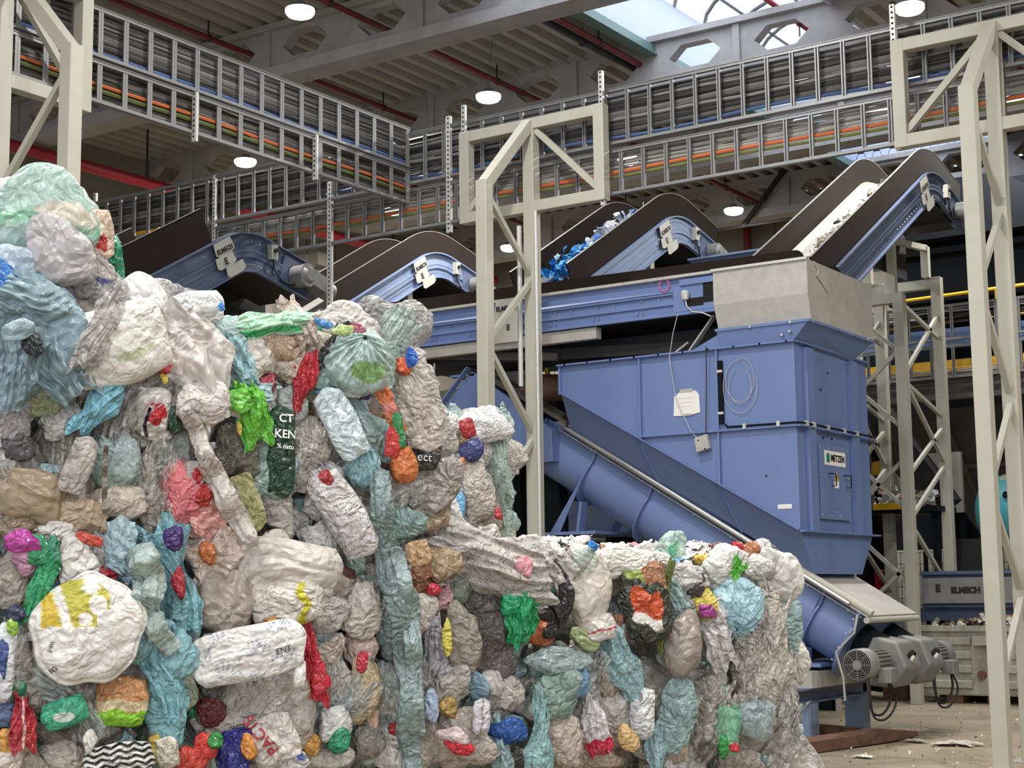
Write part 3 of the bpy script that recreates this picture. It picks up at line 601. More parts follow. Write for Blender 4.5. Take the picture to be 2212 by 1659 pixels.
# collar and grey box
BX0, BX1, BY0, BY1 = -8.06, -6.88, 16.22, 18.2
ob('collar', MB().loft([(BX0 + .02, BY0, 4.68), (BX1, BY0, 4.68), (BX1, BY1, 4.68), (BX0 + .02, BY1, 4.68)], [(-8.0, HY0 - .03, 4.48), (HX1 + .02, HY0 - .03, 4.48), (HX1 + .02, 18.0, 4.42), (-8.0, 18.0, 4.42)]).add([(-8.45, HY0 + .02, 4.47), (-8.0, HY0 + .02, 4.47), (-8.0, HY0 + .02, 4.67)], [(0, 1, 2)]), M['blue'], t)
ob('collar_band', MB().box(BX0 + .01, BX1 + .01, BY0 - .012, BY1 + .01, 4.66, 4.69), M['blue'], t)
mb = MB()
for x_, z_ in ((-7.6, 4.67), (-7.1, 4.67), (-7.12, 4.57), (-7.22, 4.54)): ob('collar_bolt', MB().dome((x_, BY0 - .012 + (4.67 - z_) * .2, z_), .02, 8), M['steel'], t)
for y_ in (16.35, 18.0): ob('collar_bolt', MB().dome((BX1 + .01, y_, 4.675), .02, 8, (1, 0, 0)), M['steel'], t)
bx = ob('grey_box', MB().loft([(BX0, BY0, 4.98), (BX1, BY0, 4.98), (BX1, BY1, 4.98), (BX0, BY1, 4.98)], [(BX0, BY0, 5.38), (BX1, BY0, 5.38), (BX1, BY1, 5.38), (BX0, BY1, 5.38)], cap=False)
        .loft([(BX0, BY0, 4.98), (BX1, BY0, 4.98), (BX1, BY1, 4.98), (BX0, BY1, 4.98)], [(BX0 + .02, BY0 + .07, 4.68), (BX1, BY0 + .07, 4.68), (BX1, BY1, 4.68), (BX0 + .02, BY1, 4.68)], cap=False), M['sheet'], t, label='grey sheet steel box with a sloped skirt')
bx.modifiers.new('thick', 'SOLIDIFY').thickness = .01
ob('box_rim', MB().box(BX0 - .02, BX1 + .01, BY0 - .03, BY0, 5.37, 5.4), M['galvw'], bx)
ob('sealant', MB().tube([(BX1 + .006, 16.42, 5.37), (BX1 + .012, 16.5, 5.3), (BX1 + .012, 16.47, 5.22), (BX1 + .012, 16.62, 5.16), (BX1 + .01, 16.8, 5.07)], .012, 5), M['plate'], bx)
# cable duct and glands
ob('cable_duct', MB().box(-8.05, -8.0, HY0 - .05, HY0 - .01, 3.58, 4.32), M['dark'], t); ob('duct_clips', MB().box(-8.06, -7.99, HY0 - .056, HY0 - .05, 4.18, 4.21).box(-8.06, -7.99, HY0 - .056, HY0 - .05, 3.69, 3.72), M['galvw'], t)
ob('cable', MB().tube([(-7.98, HY0 - .03, 3.57), (-7.94, HY0 - .05, 3.535), (-7.1, HY0 - .06, 3.53), (-7.03, HY0 + .02, 3.53), (-7.03, HY1, 3.53)], .014, 6), M['dark'], t, smooth=True)
for x_ in (-7.72, -7.3): ob('cable_clip', MB().box(x_ - .02, x_ + .02, HY0 - .08, HY0 - .04, 3.5, 3.56), M['galvw'], t)
for y_ in (16.4, 16.6, 17.0, 17.5, 17.9): ob('cable_clip', MB().box(HX1 + .06, HX1 + .1, y_ - .03, y_ + .03, 3.5, 3.555), M['galvw'], t)
# inspection hatch and sign
h = ob('hatch', MB().box(HX1 + .005, HX1 + .035, 16.84, 17.74, 2.47, 3.34).box(HX1 + .035, HX1 + .039, 17.08, 17.52, 2.6, 2.8), M['blue'], t, bevel=.006)
mb = MB()
for y_ in (16.88, 17.15, 17.42, 17.7):
    for z_ in (2.51, 3.3): mb.dome((HX1 + .036, y_, z_), .016, 8, (1, 0, 0))
for z_ in (2.75, 2.97): [mb.dome((HX1 + .036, y_, z_), .016, 8, (1, 0, 0)) for y_ in (16.88, 17.7)]
ob('hatch_bolts', mb, M['steel'], h); 
mb = MB()
for y_ in (17.09, 17.55): mb.tube([(HX1 + .035, y_, 3.0), (HX1 + .09, y_, 3.0), (HX1 + .09, y_ + .09, 3.0), (HX1 + .09, y_ + .09, 2.86), (HX1 + .035, y_ + .09, 2.86)], .007, 5)
ob('hatch_handles', mb, M['dark'], h)
sg = ob('sign', MB().box(HX1 + .036, HX1 + .042, 16.98, 17.6, 3.1, 3.27), M['paper'], h, label='white maker sign')
text('lettering', 'METZEN', M['ink'], sg, (HX1 + .044, 17.36, 3.185), (0, 1, 0), (0, 0, 1), .108, bold=.003)
ob('logo', MB().prism([(17.03, 3.13), (17.1, 3.13), (17.12, 3.16), (17.12, 3.22), (17.1, 3.24), (17.05, 3.24), (17.03, 3.21)], 'x', HX1 + .042, HX1 + .045), M['green_ink'], sg)
wl_ = ob('warning_label', MB().prism([(17.26, 2.93), (17.38, 2.93), (17.32, 3.04)], 'x', HX1 + .034, HX1 + .041), M['yellow'], h, label='yellow warning triangle'); ob('warning_text', MB().box(HX1 + .034, HX1 + .041, 17.25, 17.38, 2.84, 2.92), M['paper'], h)
ob('warning_symbol', MB().bar((HX1 + .042, 17.32, 2.945), (HX1 + .042, 17.32, 2.99), .004, .012), M['ink'], wl_)
ob('white_sticker', MB().box(-7.37, -7.2, HY0 - .004, HY0 - .001, 2.57, 2.62), M['paper'], t)
# taped note, junction box and loose wires on the front
n = thing('paper_note', 'white sheet of paper stuck to the front of the blue hopper', 'note', (-8.5, HY0, 3.65))
ob('sheet', MB().prism([(-8.66, 3.72), (-8.65, 3.95), (-8.55, 4.01), (-8.36, 4.0), (-8.32, 3.95), (-8.31, 3.74), (-8.48, 3.71)], 'y', HY0 - .012, HY0 - .006), M['paper'], n)
ob('tape', MB().box(-8.57, -8.4, HY0 - .016, HY0 - .01, 3.99, 4.03), M['sheet'], n); ob('tape', MB().box(-8.53, -8.42, HY0 - .016, HY0 - .01, 3.71, 3.735), M['sheet'], n); mb = MB()
for k, z_ in enumerate((3.92, 3.87, 3.82)): mb.tube([(-8.6 + i * .02, HY0 - .013, z_ + .004 * math.sin(i * 2.1 + k)) for i in range(12 - k)], .0011, 4)
ob('handwriting', mb, M['motor'], n)
j = thing('junction_box', 'small grey plastic box dangling on wires below the note', 'junction box', (-8.3, HY0 - .05, 3.27))
ob('housing', MB().add(*(lambda V: (V, MB().box(0, 1, 0, 1, 0, 1).f))([(-8.33 + x * .17 * .95 + z * -.03, HY0 - .1 + y * .09, 3.26 + z * .17 + x * .04) for x in (0, 1) for y in (0, 1) for z in (0, 1)])), M['sheet'], j, bevel=.008); ob('lid_screws', MB().dome((-8.3, HY0 - .102, 3.4), .01).dome((-8.22, HY0 - .102, 3.3), .01), M['dark'], j)
ob('wire', MB().tube([(-8.22, HY0 - .06, 3.44), (-8.2, HY0 - .07, 3.8), (-8.18, HY0 - .08, 4.2), (-8.17, HY0 - .09, 4.5)], .007, 5), M['black'], j, label='black wire'); ob('wire', MB().tube([(-8.3, HY0 - .06, 3.4), (-8.42, HY0 - .05, 3.52), (-8.6, HY0 - .05, 3.9), (-8.67, HY0 - .07, 4.4), (-8.6, HY0 - .09, 4.7), (-8.53, HY0 - .09, 4.92)], .005, 5), M['galvw'], j, label='thin white wire')
w_ = thing('wire_coil', 'loose coil of thin clear wire on the right of the hopper front', 'wire', (-7.8, HY0 - .03, 3.7))
for rr, cz, ph in ((.2, 4.08, 0), (.16, 4.0, .6), (.24, 4.0, 1.2)): ob('loop', MB().tube([(-7.78 + rr * .9 * math.sin(a + ph), HY0 - .03, cz + rr * 1.3 * math.cos(a + ph)) for a in np.linspace(0, 5.2, 24)], .0035, 4), M['galvw'], w_, smooth=True)
# ================================================================== screw conveyor in its inclined trough
sc = thing('screw_conveyor', 'inclined blue screw conveyor trough with a chrome rail under the hopper', 'screw conveyor', (-8.4, 17.4, 0))
A0 = np.array([-10.36, 0, 3.69]); D_ = np.array([.8558, 0, -.5173]); N_ = np.array([-.5173, 0, -.8558]); LEN = 4.53
def SP(s_, y_, n_): q = A0 + D_ * s_ + N_ * n_; return (q[0], y_, q[2])
yC = 17.37; rr = .36
prof = [(16.65, .0)] + [(17.01 - rr * math.cos(a), .36 + rr * math.sin(a)) for a in np.linspace(-.5, math.pi / 2, 12)] + [(17.01 + rr * math.sin(a), .36 + rr * math.cos(a)) for a in np.linspace(0.2, 1.25, 5)]
prof = prof + [(2 * yC - y_, n_) for y_, n_ in reversed(prof)]
def sect(s_, grow=0): return [SP(s_, y_ + (grow if y_ > yC else -grow) * .8, n_ + (grow if n_ > .3 else 0)) for y_, n_ in prof]
tr_ = ob('trough', MB().loft(sect(-.35), sect(LEN - .12)), M['blue'], sc, smooth=True)
for s_ in (-.35, .5, 1.42, 3.95): ob('ring_flange', MB().loft(sect(s_, .07), sect(s_ + .02, .07)), M['blue'], sc)
ob('end_plate', MB().loft(sect(LEN - .12, .1), sect(LEN - .08, .1)), M['blue'], sc); mb = MB()
for n_ in (.1, .28, .46, .62): mb.dome(SP(LEN - .14, 16.62, n_), .014, 8, (0, -1, 0))
ob('end_bolts', mb, M['steel'], sc)
ob('hand_rail', MB().tube([SP(-.02, 16.6, -.03), SP(LEN - .25, 16.6, -.03)], .038, 12), M['steel'], sc, label='bright chrome tube along the trough edge', smooth=True)
ob('edge_angle', MB().bar(SP(-.1, 16.6, .03), SP(LEN - .05, 16.6, .03), .06, .012), M['galv'], sc)
mb = MB()
for s_ in np.arange(.2, 4.3, .55): mb.dome(SP(s_, 16.58, .03), .012, 8, tuple(-N_)); mb.dome(SP(s_ + .25, 16.6, .045), .01, 8)
ob('rail_bolts', mb, M['steel'], sc)
# lid between hopper and lower end
LS = (1.84 - 3.69) / -.5173
ld = ob('lid', MB().loft([SP(LS - .05, 16.6, 0), SP(LS - .05, 18.14, 0), SP(LEN, 18.14, -.0), SP(LEN, 16.6, 0)], [SP(LS - .05, 16.6, -.03), SP(LS - .05, 18.14, -.03), SP(LEN, 18.14, -.03), SP(LEN, 16.6, -.03)]), M['sheet'], sc, label='grey lid plate')
ob('lid_rail', MB().tube([SP(LEN - 1.1, 16.62, -.06), SP(LEN + .02, 16.62, -.06)], .045, 10), M['cream'], ld, smooth=True); ob('lid_rail', MB().tube([SP(LEN + .02, 16.55, .02), SP(LEN + .02, 18.16, .02)], .035, 10), M['cream'], ld, smooth=True); ob('lid_rail', MB().tube([SP(LS - .02, 16.6, -.1), SP(LS - .02, 18.12, -.1)], .03, 10), M['cream'], ld, smooth=True)
ob('lid_hinge', MB().loft([SP(LS - .05, 16.62, -.1), SP(LS - .05, 18.1, -.1), SP(LS + .06, 18.1, -.03), SP(LS + .06, 16.62, -.03)], [SP(LS - .03, 16.62, -.1), SP(LS - .03, 18.1, -.1), SP(LS + .1, 18.1, -.03), SP(LS + .1, 16.62, -.03)]), M['blued'], ld)
ob('hinge_bolts', MB().dome(SP(LS + .03, 16.8, -.08), .02, 8, (1, 0, 0)).dome(SP(LS + .03, 17.4, -.08), .02, 8, (1, 0, 0)), M['steel'], ld)
# feet: gusset plates
def foot(s_, zf, half):
    p = np.array(SP(s_, 16.7, .3)); mb = MB()
    for y_ in (16.66, 18.08): mb.loft([SP(s_ - .03, y_, .05), SP(s_ - .03, y_, .6), (p[0] - half * 1.6, y_, zf), (p[0] - half * 2.1, y_, zf)], [SP(s_ - .03, y_ + .02, .05), SP(s_ - .03, y_ + .02, .6), (p[0] - half * 1.6, y_ + .02, zf), (p[0] - half * 2.1, y_ + .02, zf)])
    mb.bar(SP(s_ + .1, 16.7, .68), (p[0] - half * .6, 16.7, zf), .04, .14); mb.bar(SP(s_ + .1, 18.0, .68), (p[0] - half * .6, 18.0, zf), .04, .14)
    mb.box(p[0] - half * 2.4, p[0] + half * .4, 16.6, 18.12, zf - .04, zf); return ob('support_foot', mb, M['blue'], sc)
foot(.52, 2.42, .28); foot(3.95, .84, .2)
ob('stand_leg', MB().box(-10.55, -10.25, 16.62, 16.9, 0, 2.38).box(-10.55, -10.25, 17.85, 18.1, 0, 2.38), M['dark'], sc)
# discharge head at the upper end
hd = [(-11.75, 4.56), (-10.52, 3.72), (-10.5, 3.3), (-11.0, 3.28), (-12.35, 4.0)]
ob('discharge_head', MB().prism(hd, 'y', 16.5, 18.2), M['blue'], sc, bevel=.01); ob('head_flange', MB().bar((-11.75, 16.44, 4.6), (-12.38, 16.44, 3.96), .1, .02).box(-12.1, -11.7, 16.5, 17.3, 4.5, 4.53), M['blue'], sc); ob('head_bolts', MB().dome((-11.77, 16.43, 4.5), .02).dome((-12.0, 16.43, 4.25), .02), M['steel'], sc)
ob('plate_shelf', MB().prism([(-11.5, 4.42), (-10.3, 3.75), (-10.3, 3.8), (-11.45, 4.48)], 'y', 16.5, 16.9), M['darkg'], sc)
# stand under the lower end
st = thing('steel_stand', 'blue grey steel bench carrying the lower end of the screw', 'stand', (-7.2, 17.2, 0))
ob('beam', MB().box(-7.32, -7.3 + .22, 16.15, 18.15, .42, .44).box(-7.32, -7.08, 16.15, 18.15, .56, .58).box(-7.22, -7.18, 16.15, 18.15, .44, .56), M['blued'], st)
for y_ in (16.45, 17.98): ob('leg', MB().box(-7.3, -7.1, y_ - .13, y_ - .11, 0, .42).box(-7.3, -7.1, y_ + .11, y_ + .13, 0, .42).box(-7.22, -7.18, y_ - .11, y_ + .11, 0, .42).box(-7.1, -7.085, y_ - .12, y_ + .12, 0, .42), M['blue2'], st)
ob('packing_block', MB().box(-7.34, -7.06, 16.35, 17.75, .58, .76), M['sheet'], st, label='dusty grey packing block'); ob('post', MB().box(-7.34, -7.1, 17.75, 18.05, .58, .82), M['blue2'], st)
ob('cross_beam', MB().box(-7.9, -7.3, 16.4, 16.5, .45, .56), M['blued'], st)
# gear motors
def gear(Y, sgn, label):
    g = thing('gear_motor', label, 'gear motor', (-6.1, Y, .8), 'twin screw drives'); c = np.array(SP(LEN + .34, Y, .34))
    gb = ob('gearbox', MB().prism([(p[0], p[1]) for p in [(c[0] - .26, c[2] + .0), (c[0] - .12, c[2] + .26), (c[0] + .16, c[2] + .2), (c[0] + .26, c[2] - .08), (c[0] + .1, c[2] - .3), (c[0] - .18, c[2] - .28)]], 'y', Y - .25, Y + .25), M['motor'], g, bevel=.03)
    f = c + np.array([.19, 0, .02]); 
    ob('output_flange', MB().tube([np.array(SP(LEN - .08, Y, .34)), np.array(SP(LEN + .2, Y, .34))], .2, 18), M['dark'], g, smooth=True)
    ob('shaft_end', MB().tube([f + D_ * .0, f + D_ * .04], [.11, .1], 18), M['hole'], g); ob('shaft_cap', MB().tube([f + D_ * .03, f + D_ * .07], [.075, .06], 14), M['steel'], g, smooth=True)
    mo = c + np.array([-.02, sgn * .25, -.02]); e = mo + np.array([0, sgn * .5, 0]); mb = MB().tube([mo, e], .135, 20)
    for a in np.linspace(0, 2 * math.pi, 22, endpoint=False): r_ = np.array([math.cos(a), 0, math.sin(a)]); mb.bar(mo + r_ * .145 + (0, sgn * .05, 0), e + r_ * .145, .012, .03, tuple(r_))
    m_ = ob('motor_body', mb, M['motor'], g, smooth=True)
    fc = ob('fan_cover', MB().tube([e, e + (0, sgn * .2, 0), e + (0, sgn * .22, 0)], [.175, .175, .16], 24), M['motor'], g, smooth=True)
    z = e + np.array([0, sgn * .223, 0]); mb = MB()
    for r_ in (.06, .085, .11, .135, .155): mb.tube([z + np.array([r_ * math.cos(a), 0, r_ * math.sin(a)]) for a in np.linspace(0, 2 * math.pi, 25)], .004, 4)
    for a in np.linspace(0, math.pi, 5)[:-1]: mb.bar(z - np.array([math.cos(a), 0, math.sin(a)]) * .15, z + np.array([math.cos(a), 0, math.sin(a)]) * .15, .006, .006, (0, 1, 0))
    mb.tube([z, z + (0, sgn * .006, 0)], .05, 14); ob('fan_back', MB().tube([z - (0, sgn * .003, 0), z - (0, sgn * .001, 0)], .155, 20), M['hole'], fc); ob('fan_grille', mb, M['motor'], fc)
    b0 = mo + np.array([.16, sgn * .38, -.1]); ob('terminal_box', MB().box(b0[0] - .03, b0[0] + .12, b0[1] - .1, b0[1] + .1, b0[2] - .1, b0[2] + .06), M['motor'], g, bevel=.01)
    cb = b0 + np.array([.05, 0, -.1]); ob('cable', MB().tube(smooth_path([cb, cb + (-.02, .1, -.14), cb + (-.04, .06, -.26), cb + (-.06, -.1, -.33), cb + (-.08, -.28, -.3), cb + (-.08, -.34, -.15), cb + (-.1, -.3, .06)]), .014, 8), M['black'], g, smooth=True)
    ob('cable', MB().tube(smooth_path([cb + (.02, 0, 0), cb + (.02, .16, -.16), cb + (.0, .1, -.3), cb + (-.02, -.12, -.38), cb + (-.04, -.34, -.34), cb + (-.06, -.42, -.16), cb + (-.1, -.36, .05)]), .012, 8), M['black'], g, smooth=True)
gear(16.98, -1, 'grey gear motor with its round fan grille facing the viewer'); gear(17.76, 1, 'grey gear motor farther along the screw end, fan pointing away')
tag(ob('dark_hose', MB().tube([SP(LEN - .1, 16.55, .02), SP(LEN - .02, 16.5, .2), SP(LEN - .1, 16.5, .5), (-6.75, 16.5, .7), (-6.72, 16.45, .45)], .014, 8), M['sheet'], smooth=True), 'grey hose hanging off the corner of the screw lid', 'hose')
# fork blades lying on the floor
def fork(label, p, q, wd, th):
    p = np.array(p); q = np.array(q); d = (q - p) / np.linalg.norm(q - p); r = np.array([d[1], -d[0], 0]); L = np.linalg.norm(q - p)
    A = [p - r * wd / 2, p + r * wd / 2, p + r * wd / 2 + (0, 0, th), p - r * wd / 2 + (0, 0, th)]; m_ = p + d * L * .72
    B = [m_ - r * wd / 2, m_ + r * wd / 2, m_ + r * wd / 2 + (0, 0, th), m_ - r * wd / 2 + (0, 0, th)]; e = [q - r * wd * .18, q + r * wd * .18, q + r * wd * .18 + (0, 0, th * .45), q - r * wd * .18 + (0, 0, th * .45)]
    tag(ob('fork_blade', MB().loft(A, B).loft(B, e), M['rust'], bevel=.012), label, 'fork blade', 'rusty fork blades on the floor')
fork('rusty steel fork blade on the floor, nearer and longer in view', (-6.75, 15.0, .0), (-6.28, 17.35, .02), .3, .13); fork('rusty steel fork blade on the floor behind the stand legs', (-7.75, 15.9, .0), (-7.1, 17.75, .0), .24, .12)
# ================================================================== machinery at the right, behind the hopper
t = thing('sorting_machine', 'huge dark blue-black machine body high behind the right portal', 'machine', (-7, 27, 0))
ob('upper_body', MB().box(-9.6, -3.0, 26.2, 29.5, 6.6, 8.6).box(-9.4, -3.0, 26.0, 26.2, 7.4, 7.5), M['dark'], t); ob('duct', MB().prism([(-9.2, 8.6), (-7.4, 8.6), (-6.4, 7.9), (-3, 7.9), (-3, 7.6), (-9.2, 7.6)], 'y', 25.7, 26.2), M['dark'], t)
ob('hopper_wall', MB().loft([(-9.7, 26.0, 4.7), (-4, 26.0, 4.7), (-4, 26.05, 4.7), (-9.7, 26.05, 4.7)], [(-8.6, 27.6, 2.6), (-4, 27.6, 2.6), (-4, 27.65, 2.6), (-8.6, 27.65, 2.6)]), M['darkg'], t, label='sloping dark grey hopper wall')
mb = MB()
for x_ in (-8.7, -7.9, -7.0, -6.1): mb.bar((x_, 25.97, 4.7), (x_ + .35, 27.57, 2.6), .08, .08)
mb.bar((-9.4, 26.7, 3.75), (-4, 26.7, 3.75), .06, .06); ob('hopper_ribs', mb, M['darkg'], t)
ob('dark_backdrop', MB().box(-11.0, -3.0, 28.5, 29.5, 2.3, 6.7), M['dark'], t); ob('leg', MB().box(-9.6, -9.3, 28, 28.3, 0, 6.6), M['dark'], t); ob('leg', MB().box(-3.6, -3.3, 28, 28.3, 0, 6.6), M['dark'], t); ob('base', MB().box(-8.2, -3, 27.7, 29.5, 0, 2.6), M['dark'], t)  # first box is a dark backdrop added before the bright back wall
t = thing('walkway', 'steel walkway with grey edge beam and thin yellow handrail behind the tower', 'walkway', (-7, 25.2, 4.7))
ob('edge_beam', MB().box(-9.9, -3.0, 24.9, 25.1, 4.72, 5.05), M['darkg'], t); ob('deck', MB().box(-9.9, -3.0, 25.1, 25.9, 5.0, 5.06), M['darkg'], t)
ob('handrail', MB().tube([(-9.9, 25.2, 6.46), (-3.0, 25.2, 6.6)], .03, 8), M['yellow'], t, label='yellow handrail', smooth=True); ob('mid_rail', MB().tube([(-9.9, 25.2, 6.02), (-3.0, 25.2, 6.1)], .02, 8), M['yellow'], t, smooth=True)
for x_ in (-9.3, -7.4, -5.5): ob('handrail_post', MB().bar((x_, 25.2, 5.05), (x_, 25.2, 6.5), .05, .05), M['yellow'], t)
for x_ in (-9.7, -3.4): ob('column', MB().box(x_ - .1, x_ + .1, 25.0, 25.2, 0, 4.75), M['dark'], t)
ob('toe_board', MB().box(-9.9, -3, 25.28, 25.31, 5.62, 5.95), M['blue'], t, label='blue panel strip'); ob('toe_board', MB().box(-9.9, -3, 25.28, 25.31, 5.2, 5.42), M['yellow'], t, label='yellow panel strip')
ladder('cable_ladder', 'cable ladder behind the lattice tower at the right, upper rung', 'x', 24.7, -9.9, -3.5, 5.68, 6.22, .36, None); ladder('cable_ladder', 'lower cable ladder behind the lattice tower at the right', 'x', 24.7, -9.9, -3.5, 5.06, 5.56, .36, None)
cables('cable_bundle', 'dark cable bundle in the ladder behind the lattice tower', 'x', 24.76, -9.9, -3.5, 5.95, 6.2, 8, ['2a2a2b', '3b3a39', '4c4a48'])
cables('cable_bundle', 'pale cable bundle in the low ladder behind the tower', 'x', 24.76, -9.9, -3.5, 5.08, 5.22, 6, ['b5b2ac', '8d8a85', 'c3a24a'])
t = thing('chute', 'black sloping chute behind the lattice tower', 'chute', (-9, 24.4, 2.9)); ob('chute_body', MB().prism([(-9.75, 4.6), (-9.0, 4.6), (-7.95, 3.05), (-8.3, 2.8)], 'y', 24.2, 24.6), M['black'], t); ob('hanger', MB().bar((-9.5, 24.4, 4.5), (-9.5, 24.4, 4.9), .05, .05), M['dark'], t)
t = thing('sorting_platform', 'low platform with yellow edge holding a heap of light scraps', 'platform', (-9, 24.0, 0)); ob('deck', MB().box(-10.2, -8.05, 23.7, 24.6, 2.86, 2.94), M['dark'], t); ob('edge', MB().box(-10.2, -8.4, 23.66, 23.7, 2.9, 3.0), M['yellow'], t, label='yellow edge board')
for x_ in (-10.0, -8.2): ob('post', MB().box(x_ - .05, x_ + .05, 24.0, 24.1, 0, 2.86), M['dark'], t)
ob('side_post', MB().box(-9.15, -9.07, 23.6, 23.68, 2.9, 4.3), M['darkg'], t)
tag(scraps(None, 'scrap_heap', 160, lambda i: (rng.uniform(-9.6, -8.2), rng.uniform(23.75, 24.3), 2.96 + abs(rng.gauss(0, .1))), ['e6e0d6', 'd7cfc6', 'c7d5da', 'e9e9ea', 'd8a9a3', 'aebfc6', '6f6a66'], .09), 'heap of pale scraps on the yellow-edged platform', 'scraps', kind='stuff')
t = thing('floor_sweeper', 'bright yellow machine part seen between hopper and tower', 'machine', (-9.5, 25.6, 3.3)); ob('yellow_cover', MB().prism([(-9.62, 4.35), (-9.45, 4.35), (-9.27, 4.05), (-9.3, 3.95), (-9.62, 4.0)], 'y', 24.75, 25.0).prism([(-9.5, 3.75), (-9.28, 3.78), (-9.28, 3.55), (-9.5, 3.52)], 'y', 24.75, 25.0), M['yellow'], t); ob('mount', MB().box(-9.58, -9.36, 24.8, 25.0, 0, 4.0), M['dark'], t)
t = thing('pale_panel', 'pale grey machine panel below the black chute', 'panel', (-9, 25.5, 2)); ob('panel', MB().box(-9.6, -8.2, 25.4, 25.5, 2.9, 3.9), M['sheet'], t); ob('frame', MB().box(-9.6, -9.5, 25.5, 25.6, 0, 2.9).box(-8.3, -8.2, 25.5, 25.6, 0, 2.9), M['dark'], t)
# turquoise drum
t = thing('drum', 'turquoise dusty pressure drum behind the right portal post', 'tank', (-6.6, 26, 1.6)); c0 = (2.9); prof = [(-8.0, .05), (-7.98, .3), (-7.9, .47), (-7.8, .56), (-7.65, .6)]
ob('shell', MB().tube([(x_, 25.6, 2.88) for x_, r_ in prof] + [(-4.5, 25.6, 2.88)], [r_ for _, r_ in prof] + [.6], 28), M['teal'], t, smooth=True); ob('port', MB().tube([(-7.4, 25.08, 3.12), (-7.36, 24.95, 3.14)], .045, 10), M['dark'], t); ob('saddle', MB().box(-7.2, -6.9, 25.2, 26, 0, 2.45), M['dark'], t)
ob('saddle', MB().box(-5.2, -4.9, 25.2, 26, 0, 2.45), M['dark'], t)
ob('dust_crust', MB().tube([(-7.55, 25.6, 3.0), (-4.5, 25.6, 3.0)], .5, 20), M['sheet'], t, smooth=True)
t = thing('control_cabinet', 'black cabinet below the turquoise drum', 'cabinet', (-8.1, 25.2, 0)); ob('carcass', MB().box(-8.35, -7.6, 24.9, 25.15, 1.2, 2.45), M['black'], t); ob('plinth', MB().box(-8.3, -7.65, 24.92, 25.13, 0, 1.2), M['black'], t)
# elmech conveyor and skip
t = thing('discharge_conveyor', 'dark blue conveyor with grey ELMECH side panel above the skip'.replace('ELMECH ', 'lettered '), 'conveyor', (-7, 23.7, 1.3))
ob('side_frame', MB().box(-8.22, -4, 23.35, 23.37, 1.36, 1.88).box(-8.22, -4, 23.28, 23.35, 1.87, 1.92).box(-8.22, -4, 23.3, 23.35, 1.38, 1.42).box(-8.22, -4, 24.0, 24.02, 1.36, 1.92).box(-8.22, -4, 23.29, 23.32, 1.58, 1.64), M['blued'], t); ob('belt', MB().box(-8.2, -4, 23.37, 24.0, 1.84, 1.87), M['black'], t)
p = ob('cover_panel', MB().box(-8.2, -6.8, 23.23, 23.28, 1.44, 1.82), M['motor'], t, label='flat grey cover panel'); text('lettering', 'ELMECH', M['ink'], p, (-7.52, 23.226, 1.63), (1, 0, 0), (0, 0, 1), .12, bold=.008); text('lettering', 'E', M['ink'], p, (-7.94, 23.226, 1.66), (1, 0, 0), (0, 0, 1), .15, bold=.008)
for x_ in (-7.9, -4.6): ob('leg', MB().box(x_ - .06, x_ + .06, 24.3, 24.42, 0, 1.38), M['dark'], t)
ob('deflector', MB().box(-8.4, -6.6, 23.45, 23.6, 1.18, 1.36), M['blued'], t); ob('pink_tag', MB().prism([(-6.72, 1.36), (-6.5, 1.36), (-6.66, 1.2)], 'y', 23.2, 23.22), M['pink'], t)
t = thing('skip_bin', 'weathered grey steel skip filled with pale scraps by the right post', 'skip', (-7, 22.8, 0)); x0, x1, y0, y1 = -8.12, -5.4, 22.75, 24.0
mb = MB(); mb.strip([(x0, y0, .14), (x1, y0, .14), (x1, y1, .14), (x0, y1, .14), (x0, y0, .14)], [(x0, y0, 1.05), (x1, y0, 1.05), (x1, y1, 1.05), (x0, y1, 1.05), (x0, y0, 1.05)], (.0, .0, .0)); mb.box(x0, x1, y0, y1, .12, .16)
mb.box(x0, x1, y0 - .01, y0 + .02, .14, 1.05); mb.box(x0 - .01, x0 + .02, y0, y1, .14, 1.05); mb.box(x1 - .02, x1 + .01, y0, y1, .14, 1.05); mb.box(x0, x1, y1 - .02, y1 + .01, .14, 1.05)
ob('body', mb, M['skip'], t); mb = MB()
for z_ in (.2, .42, .62, .82): mb.prism([(y0, z_), (y0 - .05, z_ + .03), (y0 - .05, z_ + .12), (y0, z_ + .15)], 'x', x0 + .05, x0 + .8); mb.prism([(y0, z_), (y0 - .05, z_ + .03), (y0 - .05, z_ + .12), (y0, z_ + .15)], 'x', x0 + 1.05, x1 - .05)
ob('pressed_ribs', mb, M['skip'], t); ob('rim', MB().box(x0 - .05, x1 + .05, y0 - .06, y0 + .02, 1.04, 1.12).box(x0 - .05, x0 + .02, y0, y1, 1.04, 1.12).box(x1 - .02, x1 + .05, y0, y1, 1.04, 1.12).box(x0, x1, y1 - .02, y1 + .05, 1.04, 1.12), M['skip'], t)
ob('fork_pocket', MB().box(x0 + .85, x0 + 1.15, y0 - .12, y0 - .02, .84, .97), M['skip'], t); ob('trunnion', MB().tube([(x0 + .95, y0, .42), (x0 + .95, y0 - .1, .42)], .06, 12), M['rust'], t); 
for x_ in (x0 + .5, x0 + 1.1, x1 - .3): ob('foot', MB().box(x_ - .12, x_ + .12, y0 + .05, y1 - .05, 0, .13), M['rust'], t)
tag(scraps(None, 'scrap_heap', 260, lambda i: (lambda u, v: (-6.8 + u * 1.2, 23.37 + v * .55, 1.06 + .16 * (1 - u * u) * (1 - v * v) + rng.random() * .04))(rng.uniform(-1, 1), rng.uniform(-1, 1)), ['d6cdbf', 'c4b9a8', 'e2ddd4', 'a8b6b4', 'b99c7c'], .07), 'pale scraps heaped in the grey skip', 'scraps', kind='stuff')
